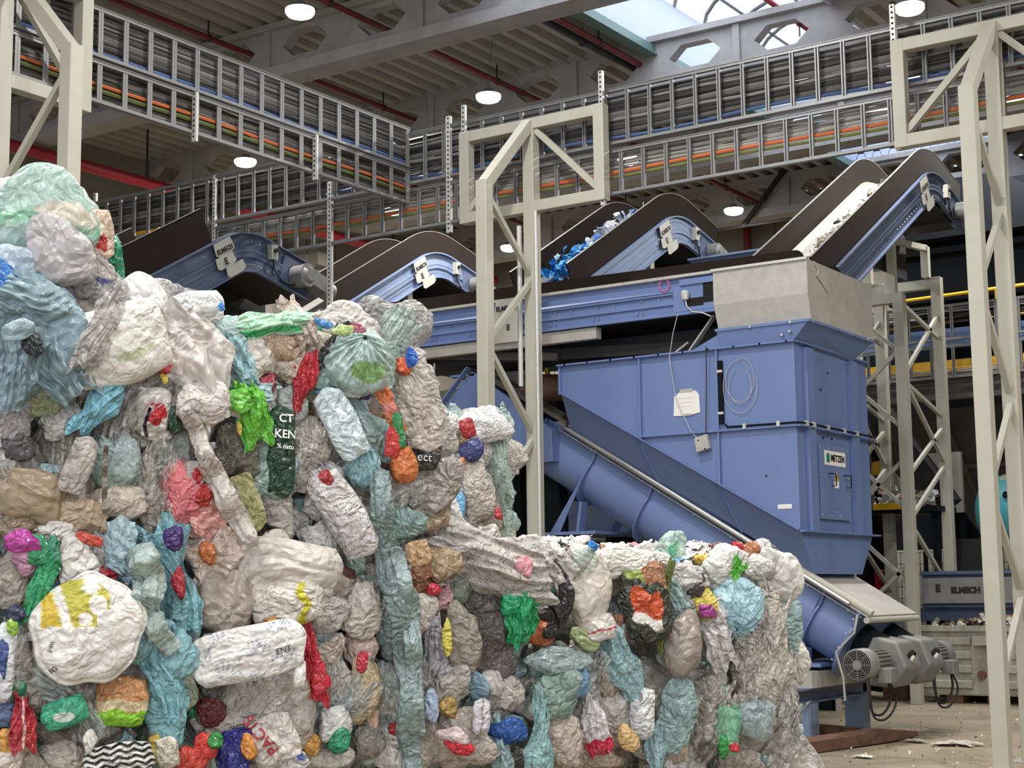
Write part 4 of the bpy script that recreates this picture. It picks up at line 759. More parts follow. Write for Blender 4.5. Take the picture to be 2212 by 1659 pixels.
tag(ob('timber_block', MB().box(-8.75, -8.4, 22.9, 23.2, .0, 1.02).box(-8.7, -8.4, 22.8, 22.9, .75, .98), M['rust']), 'brown upright block beside the left end of the skip', 'block')
# mesh fence, red box, dark machinery low behind the screw
def fence(label, x0, x1, y, z0, z1):
    t = thing('mesh_fence', label, 'fence', ((x0 + x1) / 2, y, 0)); mb = MB()
    for x_ in np.arange(x0, x1, .07): mb.bar((x_, y, z0), (x_, y, z1), .008, .008)
    for z_ in np.arange(z0, z1 + .01, .2): mb.bar((x0, y, z_), (x1, y, z_), .01, .01)
    ob('wire_mesh', mb, M['dark'], t)
    for x_ in np.arange(x0, x1 + .01, (x1 - x0) / max(1, round((x1 - x0) / 1.0))): ob('post', MB().box(x_ - .03, x_ + .03, y, y + .06, 0, z1 + .02), M['dark'], t)
    return t
fence('black wire mesh fence behind the red box', -10.4, -6.4, 26.9, .3, 2.3)
tag(ob('partition_wall', MB().box(-10.4, -4, 27.2, 27.3, 0, 2.35), M['cream']), 'cream low partition behind the wire mesh fence', 'partition')
t = thing('red_box', 'red cabinet in front of the mesh fence', 'cabinet', (-9.2, 24.5, 0)); ob('housing', MB().box(-9.38, -9.12, 24.4, 24.6, 1.62, 1.97), M['redbox'], t, bevel=.02); ob('opening', MB().box(-9.25, -9.17, 24.395, 24.4, 1.65, 1.78), M['hole'], t); ob('stand', MB().box(-9.3, -9.2, 24.45, 24.55, 0, 1.62), M['dark'], t)
t = thing('dark_conveyor', 'dark blue conveyor in the shadow behind the screw', 'conveyor', (-11, 19.6, 0)); ob('side_frame', MB().box(-13.5, -8.6, 19.6, 19.66, 2.55, 3.0).box(-13.5, -8.6, 19.54, 19.6, 2.5, 2.56), M['blued'], t); ob('hood', MB().prism([(-11.2, 3.0), (-9.6, 3.0), (-10.1, 3.6), (-10.9, 3.75)], 'y', 19.7, 20.6), M['darkg'], t); ob('belt', MB().box(-13.5, -8.6, 19.66, 20.6, 2.9, 2.95), M['black'], t)
for x_ in (-13.0, -10.9, -9.0): ob('leg', MB().box(x_ - .06, x_ + .06, 19.7, 19.82, 0, 2.6), M['dark'], t)
ob('lower_cover', MB().box(-13.5, -8.6, 20.7, 20.8, 0, 3.6), M['dark'], t)
fence('dark guard fence low behind the screw and middle portal', -12.8, -8.4, 18.8, .3, 2.38)
tag(ob('guard_rail', MB().tube([(-12.8, 18.7, 2.44), (-8.5, 18.7, 2.3)], .03, 8), M['galv'], smooth=True), 'grey guard rail along the top of the dark fence', 'rail')
t = thing('rear_machine', 'tall dark machine in shadow between hopper and arched conveyors', 'machine', (-13, 21, 0)); ob('body', MB().box(-17, -9.4, 21.6, 24, 0, 4.9), M['dark'], t); ob('cladding', MB().box(-17, -9.4, 21.55, 21.6, 3.2, 4.3), M['darkg'], t)
t = thing('floor_conveyor', 'black conveyor pan below the arched conveyor at the left', 'conveyor', (-15, 17, 0)); ob('pan', MB().box(-18.5, -13.9, 16.6, 17.6, 4.5, 4.9), M['black'], t); ob('rail', MB().box(-18.5, -13.9, 16.5, 16.6, 4.72, 4.9), M['darkg'], t)
for x_ in (-18, -14.2): ob('leg', MB().box(x_ - .08, x_ + .08, 17, 17.16, 0, 4.5), M['dark'], t)
yp = [ony(19.5, a, b) for a, b in ((280, 474), (338, 484), (352, 512), (276, 512))]
tag(ob('yellow_guard', MB().prism([(p[0], p[2]) for p in yp], 'y', 19.5, 19.7).box(yp[3][0] + .2, yp[3][0] + .3, 19.55, 19.65, 0, yp[3][2]), M['yellow']), 'yellow guard plate behind the left arched conveyor wall', 'guard')
t = thing('receiving_frame', 'blue steel ledge behind the brown wall right of the film conveyor', 'frame', (-9.4, 19, 5.6)); ob('ledge', MB().box(-10.6, -8.4, 20.6, 20.75, 6.3, 6.6), M['blue2'], t); ob('ledge_flange', MB().box(-10.6, -8.35, 20.5, 20.6, 6.58, 6.61), M['blue2'], t)
for x_ in (-10.4, -8.6): ob('leg', MB().box(x_ - .05, x_ + .05, 20.7, 20.8, 0, 6.3), M['cream'], t)
# litter on the floor
pts_ = [onz(.012, rng.uniform(1760, 2210), rng.uniform(1515, 1655)) for _ in range(230)]
tag(scraps(None, 'floor_litter', 230, lambda i: pts_[i], ['d9d2c4', 'c9bca6', 'e8e4dc', 'a0937f', '8b8172'], .022), 'tiny pale flecks of litter scattered over the floor', 'litter', kind='stuff')
# ================================================================== baled plastic film
def fastmesh(name, V, F, C, m, parent=None, label=None, smooth=True):
    me = bpy.data.meshes.new(name); V = np.asarray(V, float); wl = np.zeros(3); p = parent
    while p is not None: wl += np.array(p.location); p = p.parent
    own = np.zeros(3)
    if parent is None: own = np.array([V[:, 0].mean(), V[:, 1].mean(), V[:, 2].min()])
    V = (V - wl - own).astype(np.float32); fs = [np.asarray(f, np.int32) for f in (F if isinstance(F, list) else [F])]
    me.vertices.add(len(V)); me.vertices.foreach_set('co', V.ravel())
    n = sum(f.size for f in fs); me.loops.add(n); me.loops.foreach_set('vertex_index', np.concatenate([f.ravel() for f in fs]))
    k = sum(len(f) for f in fs); st = []; o = 0
    for f in fs: st.append(o + np.arange(len(f)) * f.shape[1]); o += f.size
    me.polygons.add(k); me.polygons.foreach_set('loop_start', np.concatenate(st).astype(np.int32))
    me.update(calc_edges=True); me.validate()
    if smooth: me.polygons.foreach_set('use_smooth', np.ones(len(me.polygons), bool))
    set_col(me, C); me.materials.append(m); o = bpy.data.objects.new(name, me); o.location = own; col.objects.link(o); o.parent = parent
    if label: o['label'] = label
    return o
def ico(k):
    bm = bmesh.new(); bmesh.ops.create_icosphere(bm, subdivisions=k, radius=1); bm.verts.ensure_lookup_table()
    V = np.array([v.co for v in bm.verts]); F = np.array([[v.index for v in f.verts] for f in bm.faces]); bm.free(); return V, F
ICO = {k: ico(k) for k in (3, 4, 5)}
def grid(nx, ny):
    u, v = np.meshgrid(np.linspace(-1, 1, nx), np.linspace(-1, 1, ny)); i = np.arange(nx * ny).reshape(ny, nx)
    return u.ravel(), v.ravel(), np.stack([i[:-1, :-1], i[:-1, 1:], i[1:, 1:], i[1:, :-1]], -1).reshape(-1, 4)
def tri(x): return 2 * np.abs(x - np.floor(x + .5))
def crumple(P, f=1.5, octv=3, k=3, fall=.55):
    out = 0; a = 1; tot = 0
    for o in range(octv):
        for j in range(k):
            n = nr.normal(size=3); n /= np.linalg.norm(n); m = nr.normal(size=3); m /= np.linalg.norm(m); ph = nr.random()
            out = out + a * (tri(P @ n * f + .22 * np.sin(P @ m * f * 2 + ph * 6) + ph) - .5); tot += a
        f *= 1.9; a *= fall
    return out / tot * 3
def g_bag(w, h, big, thick=.5, cr=1.0):
    p, F = ICO[4 if big else 3]
    N_p = nr.normal(size=(16, 3)); N_p /= np.linalg.norm(N_p, axis=1)[:, None]; dd = nr.uniform(.72, 1.05, 16)   # creased flat facets
    poly = np.min(np.where(p @ N_p.T > .05, dd / np.clip(p @ N_p.T, .05, None), 9), axis=1); poly = np.clip(poly, .6, 1.5)
    r = (.45 + .55 * poly if cr > .7 else .7 + .3 * poly) + (.12 * crumple(p, .85, 2) + .1 * crumple(p, 2.1, 3, 3, .7)) * cr
    for q_ in range(nr.integers(1, 3)):      # gathered corners: folds running into a tail
        e = nr.normal(size=3); e[2] *= .25; e /= np.linalg.norm(e); a = np.cross(e, (0, 0, 1.)); a /= np.linalg.norm(a); b = np.cross(e, a); ang = np.arctan2(p @ a, p @ b); c = p @ e
        k = nr.integers(5, 10); fo = tri(ang * k / 6.2832 + .8 * np.sin(ang + nr.random() * 6) + .5 * np.sin(c * 3 + nr.random() * 6)) - .5
        r = r + .2 * (.4 + .6 * cr) * fo * np.clip((c + .6) / 1.6, 0, 1) * np.sqrt(np.clip(1 - c * c, 0, 1)) + nr.uniform(.15, .7) * np.clip(c, 0, 1) ** 8
    q = np.sign(p) * np.abs(p) ** nr.uniform(.8, 1.05); V = q * r[:, None]; V[:, 0] *= w / 2.1; V[:, 1] *= h / 2.1; V[:, 2] *= min(w, h) * thick / 2
    return V, F, p[:, 0], p[:, 1]
def g_sheet(w, h, big, pinch=0, folds=None):
    nx, ny = (46, 60) if big else (24, 32); u, v, F = grid(nx, ny); f = folds or nr.uniform(1.0, 2.0); ph = nr.random(6) * 6; P = np.stack([u, v, 0 * u], -1); fan = nr.uniform(-.6, .6)
    wid = .78 + .17 * np.sin(v * 2.1 + ph[0]) + .1 * np.sin(v * 4.3 + ph[1]); wid = wid * (1 - pinch * np.clip((v + .2) / 1.2, 0, 1) ** 1.5 * .8)
    e = np.abs(u) ** 6; ev = np.abs(v) ** 6
    x = u * wid + .12 * np.sin(v * 1.7 + ph[2]) + e * (.1 * np.sin(v * 6 + ph[3] + 2 * u) + .04 * np.sin(v * 13 + ph[1])); y = v + ev * (.14 * np.sin(u * 3.3 + ph[0] + v) + .07 * np.sin(u * 7 + ph[2]))
    uu = u * (1 + fan * v) + .35 * np.sin(v * 1.6 + ph[0]) + .12 * np.sin(v * 4 + ph[4])
    z = .13 * (tri(uu * f + ph[1]) - .5) + .08 * (tri(uu * f * 2.1 + .4 * np.sin(v * 3 + ph[2]) + ph[5]) - .5) + .17 * crumple(P, .9, 3, 3, .65) - .3 * u ** 2 - .12 * v ** 2
    V = np.stack([x * w / 2, y * h / 2, z * min(w, h) * .7 + .1 * min(w, h)], -1); return V, F, u, v
def g_pouch(w, h, big, thick=.42, cr=1.0):
    n = 52 if big else 26; u, v, F = grid(n, n); P = np.stack([u, v, 0 * u], -1)
    k = np.clip((1 - np.abs(u) ** 2.6), 0, 1) ** .6 * np.clip((1 - np.abs(v) ** 2.6), 0, 1) ** .6
    sq = 1 / np.sqrt(1 + .35 * (u * v) ** 2); c = crumple(P, 1.3, 3)
    x = u * sq + .035 * np.sin(v * 4 + nr.random() * 6); y = v * sq + .035 * np.sin(u * 4 + nr.random() * 6); z = k * thick + .075 * cr * c * (.35 + k)
    V = np.stack([x * w / 2, y * h / 2, z * min(w, h) * .62], -1); B = V.copy(); B[:, 2] = -V[:, 2] * .4 - .002
    return np.concatenate([V, B]), np.concatenate([F, F[:, ::-1] + len(V)]), np.concatenate([u, u]), np.concatenate([v, v])
def g_round(w, h, big, thick=.34):
    n = 62; nt = 96; r, th = np.meshgrid(np.linspace(0, 1, n), np.linspace(0, 2 * np.pi, nt, endpoint=False)); r = r.ravel(); th = th.ravel(); i = np.arange(n * nt).reshape(nt, n); j = np.roll(i, -1, 0)
    F = np.stack([i[:, :-1], i[:, 1:], j[:, 1:], j[:, :-1]], -1).reshape(-1, 4); R = 1 + .05 * np.sin(th * 2 + 1) + .04 * np.sin(th * 5) + .02 * np.sin(th * 9)
    u = r * R * np.cos(th); v = r * R * np.sin(th); P = np.stack([u, v, 0 * u], -1); z = thick * np.sqrt(np.clip(1 - r ** 3.2, 0, 1)) + .05 * crumple(P, 1.6, 3) * (1 - r ** 6) - .06 * np.exp(-((r - .93) / .03) ** 2)
    return np.stack([u * w / 2, v * h / 2, z * min(w, h) * .6], -1), F, u, v
def g_tied(w, h, big, pin=(0, .72), k=9, thick=.45, cr=1.0):
    n = 36; nt = 120; r, th = np.meshgrid(np.linspace(0.02, 1, n), np.linspace(0, 2 * np.pi, nt, endpoint=False)); r = r.ravel(); th = th.ravel(); i = np.arange(n * nt).reshape(nt, n); j = np.roll(i, -1, 0)
    F = np.stack([i[:, :-1], i[:, 1:], j[:, 1:], j[:, :-1]], -1).reshape(-1, 4); R = 1 + .07 * np.sin(th * 3 + nr.random() * 6) + .05 * np.sin(th * 7 + nr.random() * 6)
    ex, ey = R * np.cos(th), R * np.sin(th); u = pin[0] + r * (ex - pin[0]); v = pin[1] + r * (ey - pin[1]); P = np.stack([u, v, 0 * u], -1); rho = np.clip(u * u + v * v, 0, 1)
    kk = max(5, int(k * .7)); sw = .5 * np.sin(r * 3 + nr.random() * 6); fold = tri(th * kk / (2 * np.pi) + .9 * np.sin(th + nr.random() * 6) + .5 * np.sin(th * 2 + nr.random() * 6) + sw) - .5; f2 = tri(th * int(kk * 2.3) / (2 * np.pi) + .9 * np.sin(th * 3 + nr.random() * 6) - sw) - .5
    z = thick * np.sqrt(1 - rho) + (.17 * fold + .1 * f2) * np.sqrt(r) * (1 - .55 * r) + .12 * cr * crumple(P, 1.3, 3, 3, .7) * r - .25 * np.exp(-(r / .06) ** 2)
    return np.stack([u * w / 2, v * h / 2, z * min(w, h) * .62], -1), F, u, v
GEN = {'bag': g_bag, 'sheet': g_sheet, 'pouch': g_pouch, 'round': g_round, 'tied': g_tied}
NAMES = {'bag': 'plastic_bag', 'sheet': 'film_sheet', 'pouch': 'wrapper', 'round': 'plastic_sack', 'tied': 'plastic_bag'}
# bale row plane
E_ = np.array([.3836, .9235, 0]); NF = np.array([.9235, -.3836, 0]); P0 = np.array([-3.83, 3.33, 0]); P1 = P0.copy()
PF = CAM * [1, 1, 0] + 10.0 * (ray(1030, 1000) * [1, 1, 0])
def place(px, py, off, base):
    d = ray(px, py); tt = ((base - CAM) @ NF + off) / (d @ NF); p = CAM + d * tt; v = -d / np.linalg.norm(d)
    nn = .6 * v + .4 * NF; nn[2] *= .4; nn /= np.linalg.norm(nn); rt = np.cross((0, 0, 1.), nn); rt /= np.linalg.norm(rt); up = np.cross(nn, rt)
    return p, rt, up, nn, tt / FOC
def xform(V, px, py, rot, off, base):
    p, rt, up, nn, s = place(px, py, off, base); a = math.radians(rot); r2 = rt * math.cos(a) + up * math.sin(a); u2 = -rt * math.sin(a) + up * math.cos(a)
    return p + V[:, :1] * r2 * s + V[:, 1:2] * u2 * s + V[:, 2:3] * nn * s
def shade(c, n, P):
    c = np.array(lin(c) if isinstance(c, str) else c); g_ = c @ (.3, .6, .1); sat = (c.max() - c.min()) / (c.max() + 1e-6); c = c + (g_ - c) * (.38 if sat < .45 and c[0] >= c[2] else .1); j = 1 + .1 * crumple(P, 1.2, 1, 2); return np.clip(c[None] * j[:, None], 0, 1)
MATS = {'f': ('film_matt', 0, .34), 'g': ('film_glossy', 0, .22), 'c': ('film_clear', .42, .25), 't': ('film_thin', .25, .3), 'p': ('film_sack', 0, .5), 'v': ('film_veil', .62, .22), 's': ('film_smooth', .12, .32)}
def fm(k): n, a, r = MATS[k]; return film(n, a, r, .5, {'f': .75, 'g': .75, 'c': .8, 't': .8, 'p': .5, 'v': .85, 's': .5}[k], {'p': .2, 'g': .22, 's': .2}.get(k, .38), .55 if k == 's' else 1.0)
def item(kind, px, py, w, h, rot, c, mk='f', off=None, parent=None, label=None, base=P0, paint=None, name=None, big=None, **kw):
    if big is None: big = max(w, h) > 85
    V, F, u, v = GEN[kind](w, h, big, **kw); P = np.stack([u, v, 0 * u], -1); C = shade(c, len(V), P)
    if paint: C = paint(u, v, C)
    if off is None: off = .03 + .00028 * (160 - min(160, min(w, h)))
    W = xform(V, px, py, rot, off, base)
    o = fastmesh(name or NAMES[kind], W, F, C, fm(mk), parent, label); o['_'] = 0; del o['_']
    return o
def twist(pts, r, c, parent=None, label=None, mk='f', off=.09, base=P0, name='film_strip', flat=.55, tw=3):
    n, k = 70, 26; P = np.array(pts, float); seg = np.r_[0, np.cumsum(np.hypot(*np.diff(P[:, :2], axis=0).T))]; tq = np.linspace(0, seg[-1], n); X = np.interp(tq, seg, P[:, 0]); Y = np.interp(tq, seg, P[:, 1]); R_ = np.interp(tq, seg, P[:, 2] if P.shape[1] > 2 else [r] * len(P))
    V = []; ph = nr.random(3) * 6
    for i in range(n):
        p, rt, up, nn, s = place(X[i], Y[i], off + .02 * math.sin(i * .3 + ph[0]), base); d = np.array([X[min(i + 1, n - 1)] - X[max(i - 1, 0)], -(Y[min(i + 1, n - 1)] - Y[max(i - 1, 0)])]); d /= np.hypot(*d); sd = rt * -d[1] + up * d[0]
        th = np.linspace(0, 2 * np.pi, k, endpoint=False); rr = R_[i] * s * (1 + .4 * (tri(th * 4 / (2 * np.pi) + tw * .35 * i / n + ph[1]) - .5) + .3 * (tri(th * 7 / (2 * np.pi) - tw * .5 * i / n + .2 * math.sin(i * .2)) - .5) + .08 * math.sin(i * .35 + ph[2]) + .05 * math.sin(i * .9 + ph[0])) * (1 if 0 < i < n - 1 else .2)
        V.append(p + np.outer(np.cos(th) * rr, sd) + np.outer(np.sin(th) * rr * flat, nn))
    V = np.concatenate(V); i = np.arange(n * k).reshape(n, k); j = np.roll(i, -1, 1); F = np.stack([i[:-1], j[:-1], j[1:], i[1:]], -1).reshape(-1, 4)
    return fastmesh(name, V, F, shade(c, len(V), np.repeat(np.linspace(-2, 2, n), k)[:, None] * np.array([[.3, 1, .2]])), fm(mk), parent, label)
def lettering(body, m, target, px, py, rot, size, base=P0, off=.05, label=None, bold=.02):
    cu = bpy.data.curves.new('lettering', 'FONT'); cu.body = body; cu.size = size; cu.align_x = 'CENTER'; cu.align_y = 'CENTER'; cu.offset = bold * size; cu.resolution_u = 3
    to = bpy.data.objects.new('lettering', cu); col.objects.link(to); dg = bpy.context.evaluated_depsgraph_get(); dg.update(); me = bpy.data.meshes.new_from_object(to.evaluated_get(dg)); bpy.data.objects.remove(to)
    bm = bmesh.new(); bm.from_mesh(me); bmesh.ops.triangulate(bm, faces=bm.faces); bmesh.ops.subdivide_edges(bm, edges=[e for e in bm.edges if e.calc_length() > size * .12], cuts=2, use_grid_fill=False); bmesh.ops.triangulate(bm, faces=bm.faces); bm.to_mesh(me); bm.free()
    V = np.array([v.co for v in me.vertices]); W = xform(V, px, py, rot, off, base); p, rt, up, nn, s = place(px, py, off, base)
    tm = target.data; wl = np.array(target.location); q = target.parent
    while q is not None: wl += np.array(q.location); q = q.parent
    tv = np.empty(len(tm.vertices) * 3); tm.vertices.foreach_get('co', tv); tv = tv.reshape(-1, 3) + wl; bvh = BVHTree.FromPolygons(tv.tolist(), [tuple(f.vertices) for f in tm.polygons])
    L = []
    for x in W:
        h_ = bvh.ray_cast(Vector(x + nn * .6), Vector(-nn)); L.append(np.array(h_[0]) + nn * .005 if h_[0] is not None else x)
    L = np.array(L); d = (L - W) @ nn; med = np.median(d); bad = np.abs(d - med) > .06; L[bad] = W[bad] + nn * med
    wt = np.zeros(3); q = target
    while q is not None: wt += np.array(q.location); q = q.parent
    for v, x in zip(me.vertices, L): v.co = x - wt
    me.materials.clear(); me.materials.append(m); o = bpy.data.objects.new('lettering', me); col.objects.link(o); o.parent = target
    if label: o['label'] = label
    return o
# ---- paints: printed patterns on the film
def pcol(C, m, h, k=1.0): C = C.copy(); C[m] = np.array(lin(h)) * k; return C
def p_logo(u, v, C):
    x, y = u, v; yel = (x > -.86) & (x < .33) & (y > .05) & (y < .86) & ~((x > .1) & (y < .35)) & ((x + y) < .95) & ((y - x) < 1.38)
    band = np.abs((x + .62) - (.75 - y) * .3) < .085; dot = ((x - .0) ** 2 + (y - .74) ** 2 < .022) | ((x - .12) ** 2 + (y - .42) ** 2 < .028) | (np.hypot(x + .1, y - .18) < .12); C = pcol(C, yel & (x > -.55), 'b5ad44'); C = pcol(C, yel & (x <= -.55), 'cfb23c'); return pcol(C, yel & (band | dot), 'e4dfd9')
def p_two(a, b, t=0., ax=1):
    def f(u, v, C): s = (v if ax else u) + .1 * np.sin((u if ax else v) * 5); return pcol(pcol(C, s > t, a), s <= t, b)
    return f
def p_strip(h, lo, hi, ax=1, wob=.06):
    def f(u, v, C): s = (v if ax else u) + wob * np.sin((u if ax else v) * 6); return pcol(C, (s > lo) & (s < hi), h)
    return f
def p_spot(h, cx, cy, rx, ry):
    def f(u, v, C): return pcol(C, ((u - cx) / rx) ** 2 + ((v - cy) / ry) ** 2 + .3 * np.sin(u * 7 + v * 5) < 1, h)
    return f
def p_multi(*fs):
    def f(u, v, C):
        for g in fs: C = g(u, v, C)
        return C
    return f
def p_zebra(u, v, C): return pcol(C, tri(v * 2.6 + .55 * tri(u * 2.2) + .1) > .5, '1e1d1f')
def p_floral(u, v, C): return pcol(C, (np.sin(u * 41 + 3 * np.sin(v * 11)) * np.sin(v * 27 + 3 * np.sin(u * 13)) > .3) & (np.sin(u * 6 + 1) * np.sin(v * 5 + .5) > .05), '8b90a0')
def p_print(u, v, C): return pcol(C, (tri(v * 7.3) > .72) & (np.sin(u * 43 + np.floor(v * 7) * 3) > -.2) & (np.sin(u * 3 + v * 4) > -.3), '918c90')
def p_food(u, v, C):
    u, v = u - .25 * v + .06 * np.sin(v * 9), v + .3 * u + .06 * np.sin(u * 8)
    C = pcol(C, (np.abs(u) < .62) & (v > -.35) & (v < .3), 'c0502a'); C = pcol(C, (np.abs(u) < .62) & (v > -.62) & (v <= -.35), 'e3dfd8'); C = pcol(C, (v > .55) & (u > -.2), '9a6a4e'); return pcol(C, (v > .5) & (u <= -.2), '8fa04c')
rng.seed(21); nr = np.random.default_rng(21)
# ---- the bales
BALES = {}
def bale(key, label, poly, base, loc_px, core_z, off=-.1):
    p, rt, up, nn, s = place(*loc_px, 0, base); loc = np.array([p[0], p[1], 0]); t = thing('plastic_bale', label, 'bale', loc, None); BALES[key] = (t, poly, base)
    # compressed core: a crumpled block following the face polygon
    ts = [((place(x, y, 0, base)[0] - base) @ E_, place(x, y, 0, base)[0][2]) for x, y in poly]; t0, t1 = min(a for a, _ in ts), max(a for a, _ in ts); zt = max(z for _, z in ts)
    # height of the top along t
    def top(a):
        best = None
        for (a0, z0), (a1, z1) in zip(ts, ts[1:] + ts[:1]):
            if min(a0, a1) - 1e-6 <= a <= max(a0, a1) + 1e-6 and abs(a1 - a0) > 1e-6: z = z0 + (z1 - z0) * (a - a0) / (a1 - a0); best = z if best is None else max(best, z)
        return best if best is not None else zt
    n, m, dpt = 40, 46, 1.1; V = []
    for d in (0, 1, 2, 3):
        pass
    u, v, F = grid(n, m); A = (u + 1) / 2 * (t1 - t0) + t0; Z = np.array([core_z + (v_ + 1) / 2 * (top(a_) - .05 - core_z) for a_, v_ in zip(A, v)])
    dz = np.abs(u) ** 10; Df = off - .12 * dz - .1 * np.clip(v, 0, 1) ** 6
    fr = base + np.outer(A, E_) + np.outer(Df, NF); fr[:, 2] = Z; fr = fr + np.outer(crumple(fr, 3.2, 3) * .035, NF)
    bk = base + np.outer(A, E_) + np.outer(Df * 0 - dpt, NF); bk[:, 2] = Z + .06
    i = np.arange(n * m).reshape(m, n); o = n * m; ring = np.r_[i[0, :], i[1:, -1], i[-1, -2::-1], i[-2:0:-1, 0]]; R = len(ring); K = 22; mid = fr[m // 2 * n + n // 2]
    lay = []
    for q in range(1, K):
        f = q / K; lay.append(fr[ring] * (1 - f) + bk[ring] * f)
    lay = np.concatenate(lay); out = lay - mid; out -= np.outer(out @ NF, NF); out /= np.linalg.norm(out, axis=1)[:, None]; lay = lay + out * (.05 * crumple(lay, 2.2, 3) * np.minimum(1, 1))[:, None]
    idx = [ring] + [2 * o + q * R + np.arange(R) for q in range(K - 1)] + [ring + o]; rq = np.concatenate([np.stack([x, np.roll(x, -1), np.roll(y, -1), y], -1) for x, y in zip(idx[:-1], idx[1:])])
    V = np.concatenate([fr, bk, lay]); hue = np.array([lin(h) for h in ('6d6865', '8f8a84', '7c8a8c', 'a39d96', '5a5654')]); pick = np.clip(((crumple(V, 1.6, 2) * .5 + .5) * 5).astype(int), 0, 4); C = hue[pick] * (1 + .15 * crumple(V, 4, 1))[:, None]
    fastmesh('compressed_core', V, [F, F[:, ::-1] + o, rq[:, ::-1]], np.clip(C, 0, 1), fm('f'), t, label='dark compressed film core')
    return t
bale('D', 'upper left bale of mixed film, topped by a pale blue-grey knotted bag', [(-70, 600), (60, 610), (200, 615), (350, 650), (440, 720), (440, 1165), (-70, 1175)], P0, (190, 900), 1.78)
bale('E', 'upper middle bale with a lime green bag and a round mint bag near its top', [(425, 715), (600, 695), (790, 700), (850, 745), (920, 830), (950, 960), (950, 1165), (425, 1165)], P0, (690, 900), 1.75)
bale('F', 'small looking bale farther back beside the blue chute, white bag on top', [(950, 905), (1060, 900), (1105, 960), (1112, 1180), (950, 1180)], PF, (1030, 1050), 0)
bale('A', 'lower left bale with a big round white sack and teal bags in its face', [(-70, 1170), (430, 1165), (430, 1720), (-70, 1720)], P0, (190, 1450), 0)
bale('B', 'lower middle bale with a white printed sack and a red bag', [(420, 1165), (870, 1165), (875, 1720), (420, 1720)], P0, (650, 1450), 0)
bale('C', 'lower right bale, widest one, with a green bag and an orange food pack in it', [(865, 1180), (1200, 1205), (1630, 1215), (1690, 1280), (1722, 1420), (1712, 1720), (865, 1720)], P0, (1300, 1450), 0)
PAL = ['b5aba0'] * 4 + ['9a9189'] * 4 + ['c9c3bc'] * 6 + ['a8a5a2'] * 5 + ['d8d5d2'] * 5 + ['93b0b5'] * 5 + ['a3bcb6'] * 5 + ['5f5b59'] * 3 + ['a08e79'] * 1 + ['b9c6c9'] * 3 + ['7f9599'] * 2 + ['c3b09c'] * 2
def inpoly(x, y, P):
    r = False; j = len(P) - 1
    for i in range(len(P)):
        if (P[i][1] > y) != (P[j][1] > y) and x < (P[j][0] - P[i][0]) * (y - P[i][1]) / (P[j][1] - P[i][1]) + P[i][0]: r = not r
        j = i
    return r
def fill(key, nparts, nscrap, sz=(80, 150), ss=(26, 62), offs=(-.1, .0)):
    t, poly, base = BALES[key]; xs = [p[0] for p in poly]; ys = [p[1] for p in poly]; pts = []; tries = 0; dmin = math.sqrt((max(xs) - min(xs)) * (max(ys) - min(ys)) / max(1, nparts)) * .8
    while len(pts) < nparts and tries < 20000:
        tries += 1; x = rng.uniform(min(xs) + 15, max(xs) - 15); y = rng.uniform(min(ys) + 12, max(ys))
        if inpoly(x, y, poly) and all(math.hypot(x - a, y - b) > dmin for a, b in pts): pts.append((x, y))
        if tries % 300 == 0: dmin *= .95
    for x, y in pts:
        k = rng.choice(['bag', 'bag', 'sheet', 'sheet', 'pouch']); w_ = rng.uniform(*sz); h_ = w_ * rng.uniform(.7, 1.5)
        if k == 'sheet' and not inpoly(x, y - w_ * .7, poly) and key not in 'AB': k = 'bag'
        if k == 'sheet': h_ = w_ * rng.uniform(1.1, 2)
        item(k, x, y, w_ * (.75 if k == 'sheet' else 1), h_, rng.uniform(-60, 60) if k != 'sheet' else rng.uniform(-30, 30), rng.choice(PAL), rng.choice('ffgttc'), rng.uniform(*offs), t, None, base, big=True)
    Vs = []; Fs = []; Cs = []; o = 0; ac = ['b8303a', '2f9f62', '2f6cc0', 'd8b040', 'd9743a', '3c3a3b', 'e07f8a', '6aa9c9']
    for i in range(nscrap):
        while True:
            x = rng.uniform(min(xs), max(xs)); y = rng.uniform(min(ys), max(ys))
            if inpoly(x, y, poly): break
        w_ = rng.uniform(*ss); V, F, u, v = (g_bag if rng.random() < .6 else g_pouch)(w_, w_ * rng.uniform(.7, 1.8), False) ; h_ = rng.choice(PAL) if rng.random() < .86 else rng.choice(ac)
        if len(F[0]) == 3: F = np.concatenate([F, F[:, 2:3]], 1)
        W = xform(V, x, y, rng.uniform(-90, 90), rng.uniform(-.05, .035), base); Vs.append(W); Fs.append((F, o)); o += len(W); Cs.append(shade(h_, len(V), np.stack([u, v, 0 * u], -1)))
    T = np.concatenate([f[f[:, 2] == f[:, 3]][:, :3] + o_ for f, o_ in Fs]); Q = np.concatenate([f[f[:, 2] != f[:, 3]] + o_ for f, o_ in Fs]); fl = ([T] if len(T) else []) + ([Q] if len(Q) else [])
    s = fastmesh('film_scraps', np.concatenate(Vs), fl, np.concatenate(Cs), fm('g'), t, label='small mixed film scraps'); s['kind'] = 'stuff'
def put(key, *rows):
    t, poly, base = BALES[key]
    for r in rows:
        kw = r[8] if len(r) > 8 and isinstance(r[8], dict) else {}; kind, x, y, w_, h_, rot, c, lb = r[:8]; item(kind, x, y, w_, h_, rot, c, kw.pop('mk', 'f'), kw.pop('off', None), t, lb, base, **kw)
